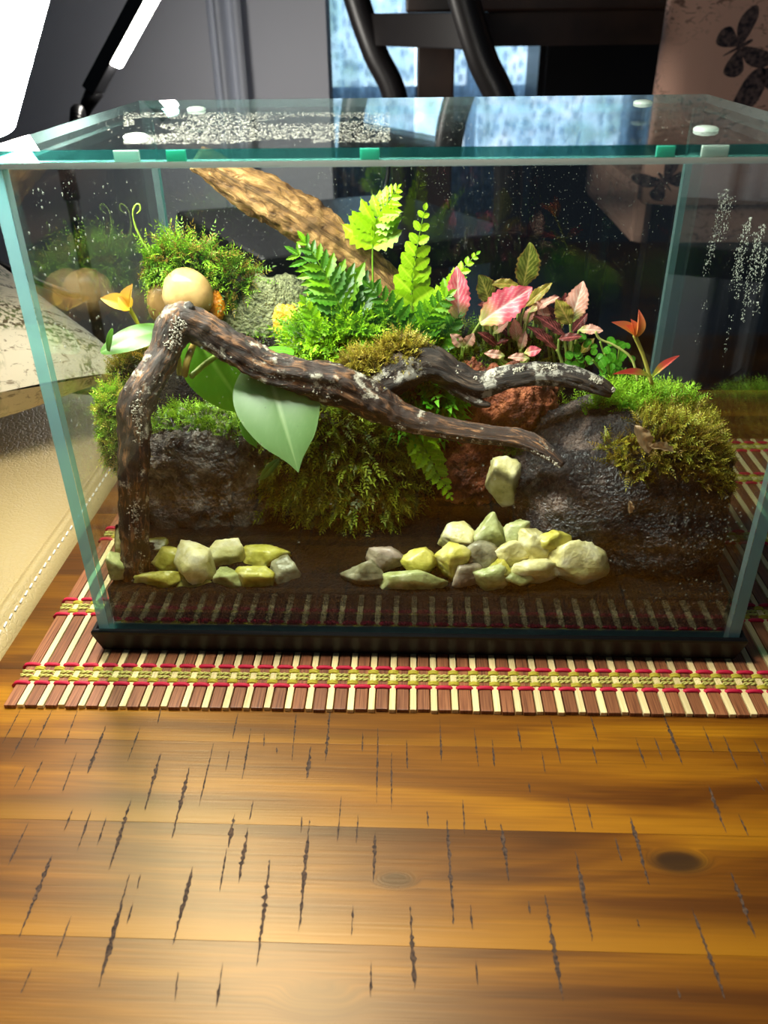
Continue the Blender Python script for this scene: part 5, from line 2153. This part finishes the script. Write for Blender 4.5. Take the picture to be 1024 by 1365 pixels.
PK = fit_leaf('leaf_pink', S(232, 92, 112), S(250, 196, 190), S(216, 70, 90), S(214, 216, 120))
PK2 = fit_leaf('leaf_pale_pink', S(226, 160, 140), S(250, 226, 206), S(200, 110, 90), S(170, 190, 80))
GP = fit_leaf('leaf_green_pink_vein', S(104, 116, 34), S(206, 196, 96), S(170, 110, 60))
RD = fit_leaf('leaf_dark_red', S(92, 44, 34), S(226, 120, 120), S(120, 60, 40))
OG = fit_leaf('leaf_olive', S(138, 132, 44), S(214, 176, 96), S(190, 120, 70))
stc = S(170, 190, 96)
FITT = [
    # mesh, base px, tip px, Y, width px, stem foot px
    (PK, (612, 428), (609, 361), .100, 32, (613, 470)), (PK, (640, 430), (706, 383), .098, 42, (622, 470)), (GP, (697, 382), (711, 328), .112, 34, (690, 450)),
    (OG, (690, 380), (656, 376), .112, 14, (690, 440)), (GP, (652, 402), (644, 368), .110, 30, (655, 450)), (OG, (700, 408), (733, 377), .110, 15, (695, 450)),
    (PK2, (706, 416), (742, 393), .108, 13, (698, 455)), (PK2, (762, 428), (776, 379), .104, 30, (760, 485)), (OG, (760, 432), (744, 402), .103, 24, (758, 485)),
    (PK2, (772, 440), (804, 438), .100, 15, (760, 480)), (RD, (741, 466), (711, 433), .100, 17, (748, 490)), (RD, (752, 448), (720, 418), .102, 17, (755, 490)),
    (RD, (740, 425), (722, 400), .112, 14, (745, 470)), (PK2, (690, 455), (686, 428), .102, 17, (692, 480)), (PK2, (694, 466), (700, 444), .100, 12, (694, 485)),
    (PK, (700, 470), (720, 466), .096, 14, (698, 485)), (PK2, (672, 474), (648, 470), .094, 12, (676, 485)), (PK2, (616, 462), (604, 446), .098, 16, (614, 478)),
    (PK2, (620, 462), (631, 447), .098, 16, (616, 478)), (RD, (745, 452), (775, 446), .098, 12, (750, 485)), (GP, (680, 420), (668, 398), .112, 20, (682, 455)),
    (OG, (720, 432), (708, 412), .112, 16, (722, 460)), (GP, (735, 446), (752, 420), .112, 16, (735, 475)), (RD, (688, 440), (700, 420), .114, 16, (690, 470)),
    (OG, (660, 432), (672, 412), .112, 16, (664, 465)), (RD, (664, 410), (640, 404), .114, 14, (668, 450)), (PK2, (705, 478), (680, 474), .092, 12, (700, 488)),
    (OG, (775, 470), (790, 452), .106, 13, (766, 490)), (RD, (730, 400), (748, 398), .116, 12, (726, 450)),
]
for _ in range(20):
    bx, by = rnd.uniform(640, 770), rnd.uniform(415, 472)
    an = rnd.uniform(-1.1, 1.1)
    ln = rnd.uniform(18, 30)
    FITT.append((rnd.choice((RD, GP, OG, RD, PK2)), (bx, by), (bx + ln * sin(an), by - ln * cos(an)), rnd.uniform(.104, .122), ln * rnd.uniform(.5, .62), (bx * .8 + (690 if bx < 725 else 757) * .2, 484)))
fg = [thing('nerve_plant', 'nerve plant with two large pink leaves beside the ferns', 'plant', tuple(U(618, 478, .100))),
      thing('nerve_plant', 'bushy nerve plant with olive and dark red leaves, tallest serrated leaf on top', 'plant', tuple(U(690, 482, .105))),
      thing('nerve_plant', 'nerve plant with one pale pink upright leaf and dark red leaves', 'plant', tuple(U(757, 490, .102)))]
for me, b, t, Y, w, ft in FITT:
    r = fg[0] if ft[0] < 630 else (fg[1] if ft[0] < 735 else fg[2])
    B = U(b[0], b[1], Y)
    T = U(t[0], t[1], Y - .003)
    F = U(ft[0], ft[1], Y + .002)
    put(me, 'leaf', r, B, T, w * mpp(B), TOCAM + Vector((rnd.uniform(-.4, .4), 0, rnd.uniform(-.1, .6))))
    stem(r, [F, F.lerp(B, .5) + Vector((rnd.uniform(-.0015, .0015), 0, 0)), B], [.0009, .0007, .0006], jit(stc, .15))

# ================================================================== SPROUTS, CREEPER AND BROAD LEAVES
SPR = leaf_mesh('sprout_leaf', lambda t: (sin(pi * min(.99, t * .9 + .1)) ** .9) * .5, lambda u, t: mixc(S(236, 176, 60), S(230, 110, 90), t), 16, 5, .5, .1, 0, m_leafbig)
SPO = leaf_mesh('sprout_leaf_yellow', lambda t: (sin(pi * min(.99, t * .9 + .1)) ** .9) * .5, lambda u, t: mixc(S(240, 200, 50), S(226, 170, 90), t), 16, 5, .5, .1, 0, m_leafbig)
SPG = leaf_mesh('sprout_leaf_red', lambda t: (sin(pi * min(.99, t * .95 + .04)) ** .9) * .5, lambda u, t: mixc(S(170, 180, 70), S(214, 90, 80), sstep(.1, .6, t)), 16, 5, .3, .2, 0, m_leafbig)


def sprout(root, foot, mid, head, tips, Y, me, cstem, w):
    F, M, Hd = U(*foot, Y), U(*mid, Y), U(*head, Y)
    k = mpp(F)
    stem(root, [F, M, Hd], [5 * k * .55, 5 * k * .5, 5 * k * .6], cstem)
    for tx, ty in tips:
        put(me, 'leaf', root, Hd - (Hd - M).normalized() * .0006, U(tx, ty, Y - .002), w * k, TOCAM + Vector((rnd.uniform(-.5, .5), 0, .4)))


sp1 = thing('pink_sprout', 'young sprout with salmon pink tip on the black boulder', 'plant', tuple(U(868, 505, .058)))
sprout(sp1, (869, 512), (858, 475), (846, 447), [(818, 428), (854, 414), (843, 426), (836, 433)], .058, SPR, S(196, 190, 90), 13)
put(SPG, 'leaf', sp1, U(866, 503, .057), U(824, 492, .050), 9 * mpp(U(866, 503, .066)), TOCAM + Vector((0, 0, 1)))
put(SPG, 'leaf', sp1, U(870, 503, .057), U(902, 472, .055), 10 * mpp(U(866, 503, .066)), TOCAM + Vector((-.6, 0, .6)))
stem(sp1, [U(850, 508, .060), U(842, 478, .062), U(820, 461, .064), U(800, 452, .065), U(794, 442, .065)], .0006, S(190, 196, 110), 'tendril')
sp2 = thing('yellow_sprout', 'yellow green sprout with curled tip at the far left of the tank', 'plant', tuple(U(190, 470, .062)))
sprout(sp2, (203, 478), (186, 436), (172, 410), [(134, 396), (174, 379), (158, 396)], .062, SPO, S(190, 190, 60), 22)
for a, b in (((212, 482), (166, 455)), ((208, 486), (160, 462)), ((206, 480), (180, 448))):
    stem(sp2, [U(*a, .060), U((a[0] + b[0]) / 2 + 3, (a[1] + b[1]) / 2 + 4, .060), U(*b, .058)], .0011, jit(S(206, 190, 70), .15))
put(SPO, 'leaf', sp2, U(198, 486, .058), U(160, 468, .054), 9 * mpp(U(198, 486, .058)), TOCAM + Vector((0, 0, 1)))

td = thing('curly_tendril', 'thin pale green curled fern tendril rising above the feathery moss', 'tendril', tuple(U(205, 345, .128)))
stem(td, [U(205, 345, .128), U(190, 322, .128), U(180, 300, .128), (U(177, 284, .128)), U(181, 273, .128), U(186, 273, .128), U(187, 280, .128), U(182, 285, .128)], [.0007, .0006, .0006, .0005, .0005, .0005, .0005, .0003], S(150, 176, 70), 'curl')

ROUND = leaf_mesh('round_leaf', lambda t: sqrt(max(0, 1 - (2 * t - 1) ** 2)) * .48, fern_col(S(70, 140, 24), S(120, 180, 60)), 12, 4, .15, .1, 0, m_leafy)
cr_ = thing('creeping_fig', 'small round-leaved green creeper left of the salmon pink sprout', 'plant', tuple(U(812, 510, .086)))
for _ in range(46):
    px, py = rnd.gauss(812, 14), rnd.gauss(487, 15)
    P = U(px, py, rnd.uniform(.074, .092))
    a = rnd.uniform(-1.3, 1.3)
    d = (RT * sin(a) + UP * cos(a)) * mpp(P) * rnd.uniform(8, 13)
    put(ROUND, 'leaf', cr_, P, P + d, d.length * .95, TOCAM + rv(.35))
for b in ((800, 455), (826, 462), (806, 470), (835, 490), (790, 480)):
    stem(cr_, [U(812, 515, .085), U((812 + b[0]) / 2 + 3, (515 + b[1]) / 2, .084), U(*b, .083)], .0005, S(130, 160, 60))
for _ in range(16):
    P = U(rnd.gauss(772, 8), rnd.gauss(478, 12), .098)
    a = rnd.uniform(-1.3, 1.3)
    d = (RT * sin(a) + UP * cos(a)) * mpp(P) * rnd.uniform(9, 13)
    put(ROUND, 'leaf', cr_, P, P + d, d.length * .95, TOCAM + rv(.35))


def broad_col(c, v, edge):
    def f(u, t):
        e = exp(-(u / .035) ** 2) * .7 + .10 * max(0, cos((t - .5 * abs(u)) * 2 * pi * 6)) ** 8
        c2 = mixc(c, v, min(1, e))
        return mixc(c2, edge, .35 if abs(u) > .96 else 0)
    return f


def heart(t):
    return max(0.0, (sin(pi * min(1, (t * .92 + .08) ** .75)) ** .85) * .5 * (1 - .45 * sstep(.72, 1.0, t)))


BIG = leaf_mesh('broad_leaf_mesh', heart, broad_col(S(96, 160, 36), S(146, 196, 80), S(116, 170, 56)), 30, 10, .06, .10, .06, m_leafbig)
BIGP = leaf_mesh('broad_leaf_pale_mesh', heart, broad_col(S(94, 128, 70), S(140, 164, 108), S(122, 150, 94)), 34, 12, .10, .16, .10, m_leafbig)
LIME = leaf_mesh('broad_leaf_lime_mesh', lambda t: (sin(pi * min(.995, t * .95 + .04)) ** .6) * .5, broad_col(S(66, 108, 28), S(108, 142, 60), S(130, 160, 80)), 30, 8, .10, .30, .10, m_leafbig)
bl = thing('broad_leaf_plant', 'plant with broad heart-shaped green leaves hanging under the driftwood apex', 'plant', tuple(U(250, 470, .050)))
B = U(262, 450, .066)
put(BIG, 'leaf', bl, B, U(334, 562, .060), 92 * mpp(B), TOCAM + Vector((-.35, 0, .25)))
B = U(354, 484, .062)
o = put(BIGP, 'leaf', bl, B, U(397, 618, .020), 112 * mpp(B), TOCAM + Vector((.1, 0, .7)))
o['label'] = 'pale glossy leaf with drooping pointed tip'
B = U(226, 440, .056)
put(LIME, 'leaf', bl, B, U(134, 448, .040), 46 * mpp(B), TOCAM * .6 + Vector((0, -.1, 1.0)))
put(LIME, 'leaf', bl, U(150, 438, .044), U(137, 468, .040), 12 * mpp(B), TOCAM + Vector((-.5, 0, .3)))
stem(bl, [U(246, 500, .050), U(250, 480, .048), U(262, 450, .065)], .0016, S(196, 170, 80))
stem(bl, [U(240, 500, .052), U(236, 470, .054), U(226, 440, .056)], .0014, S(196, 190, 90))
stem(bl, [U(254, 502, .052), U(300, 470, .066), U(354, 484, .062)], .0014, S(150, 170, 80))
put(BIG, 'leaf', bl, U(325, 560, .052), U(342, 598, .046), 22 * mpp(B), TOCAM)
put(LIME, 'leaf', bl, U(372, 612, .046), U(344, 640, .042), 13 * mpp(B), TOCAM)
put(BIG, 'leaf', bl, U(392, 470, .075), U(350, 462, .072), 16 * mpp(B), TOCAM + Vector((0, 0, 1)))

# dead leaf scraps on the boulder
m_scrap = simple('dead_leaf_brown', S(136, 88, 50), 0.7)
sg = MB()
sc2 = thing('dead_leaf', 'shrivelled pale brown leaf caught in the boulder moss', 'leaf', tuple(U(858, 585, .034)))
DEAD = leaf_mesh('dead_leaf_mesh', lambda t: (sin(pi * min(.99, t * .95 + .04)) ** .8) * .5 * (1 + .15 * sin(t * 23)), lambda u, t: jit(S(176, 146, 110), .25), 14, 4, .5, .3, 0, m_leafbig, wave=.06)
put(DEAD, 'leaf', sc2, U(846, 568, .022), U(870, 604, .017), 20 * mpp(U(858, 585, .034)), TOCAM)
put(DEAD, 'leaf', sc2, U(866, 596, .018), U(902, 598, .018), 12 * mpp(U(858, 585, .034)), TOCAM + Vector((0, 0, .5)))
sc3 = thing('dead_leaf', 'tiny brown leaf scrap on the bare face of the black boulder', 'leaf', tuple(U(840, 678, .022)))
put(DEAD, 'leaf', sc3, U(839, 668, .0145), U(842, 686, .0130), 9 * mpp(U(840, 678, .022)), TOCAM)

# cable hanging down inside the back glass
m_cable = simple('cable_black_rubber', S(20, 20, 22), 0.3)
mb = MB()
mb.tube([U(518, 212, .178), U(517, 235, .178), U(512, 255, .178), U(502, 272, .178), U(497, 300, .178), U(497, 360, .175), U(500, 440, .172)], .0011, 8, steps=10)
cb = mb.build('sensor_cable', m_cable, origin=tuple(U(500, 440, .172)))
tag(cb, 'thin black cable hanging behind the ferns at the back glass', 'cable')
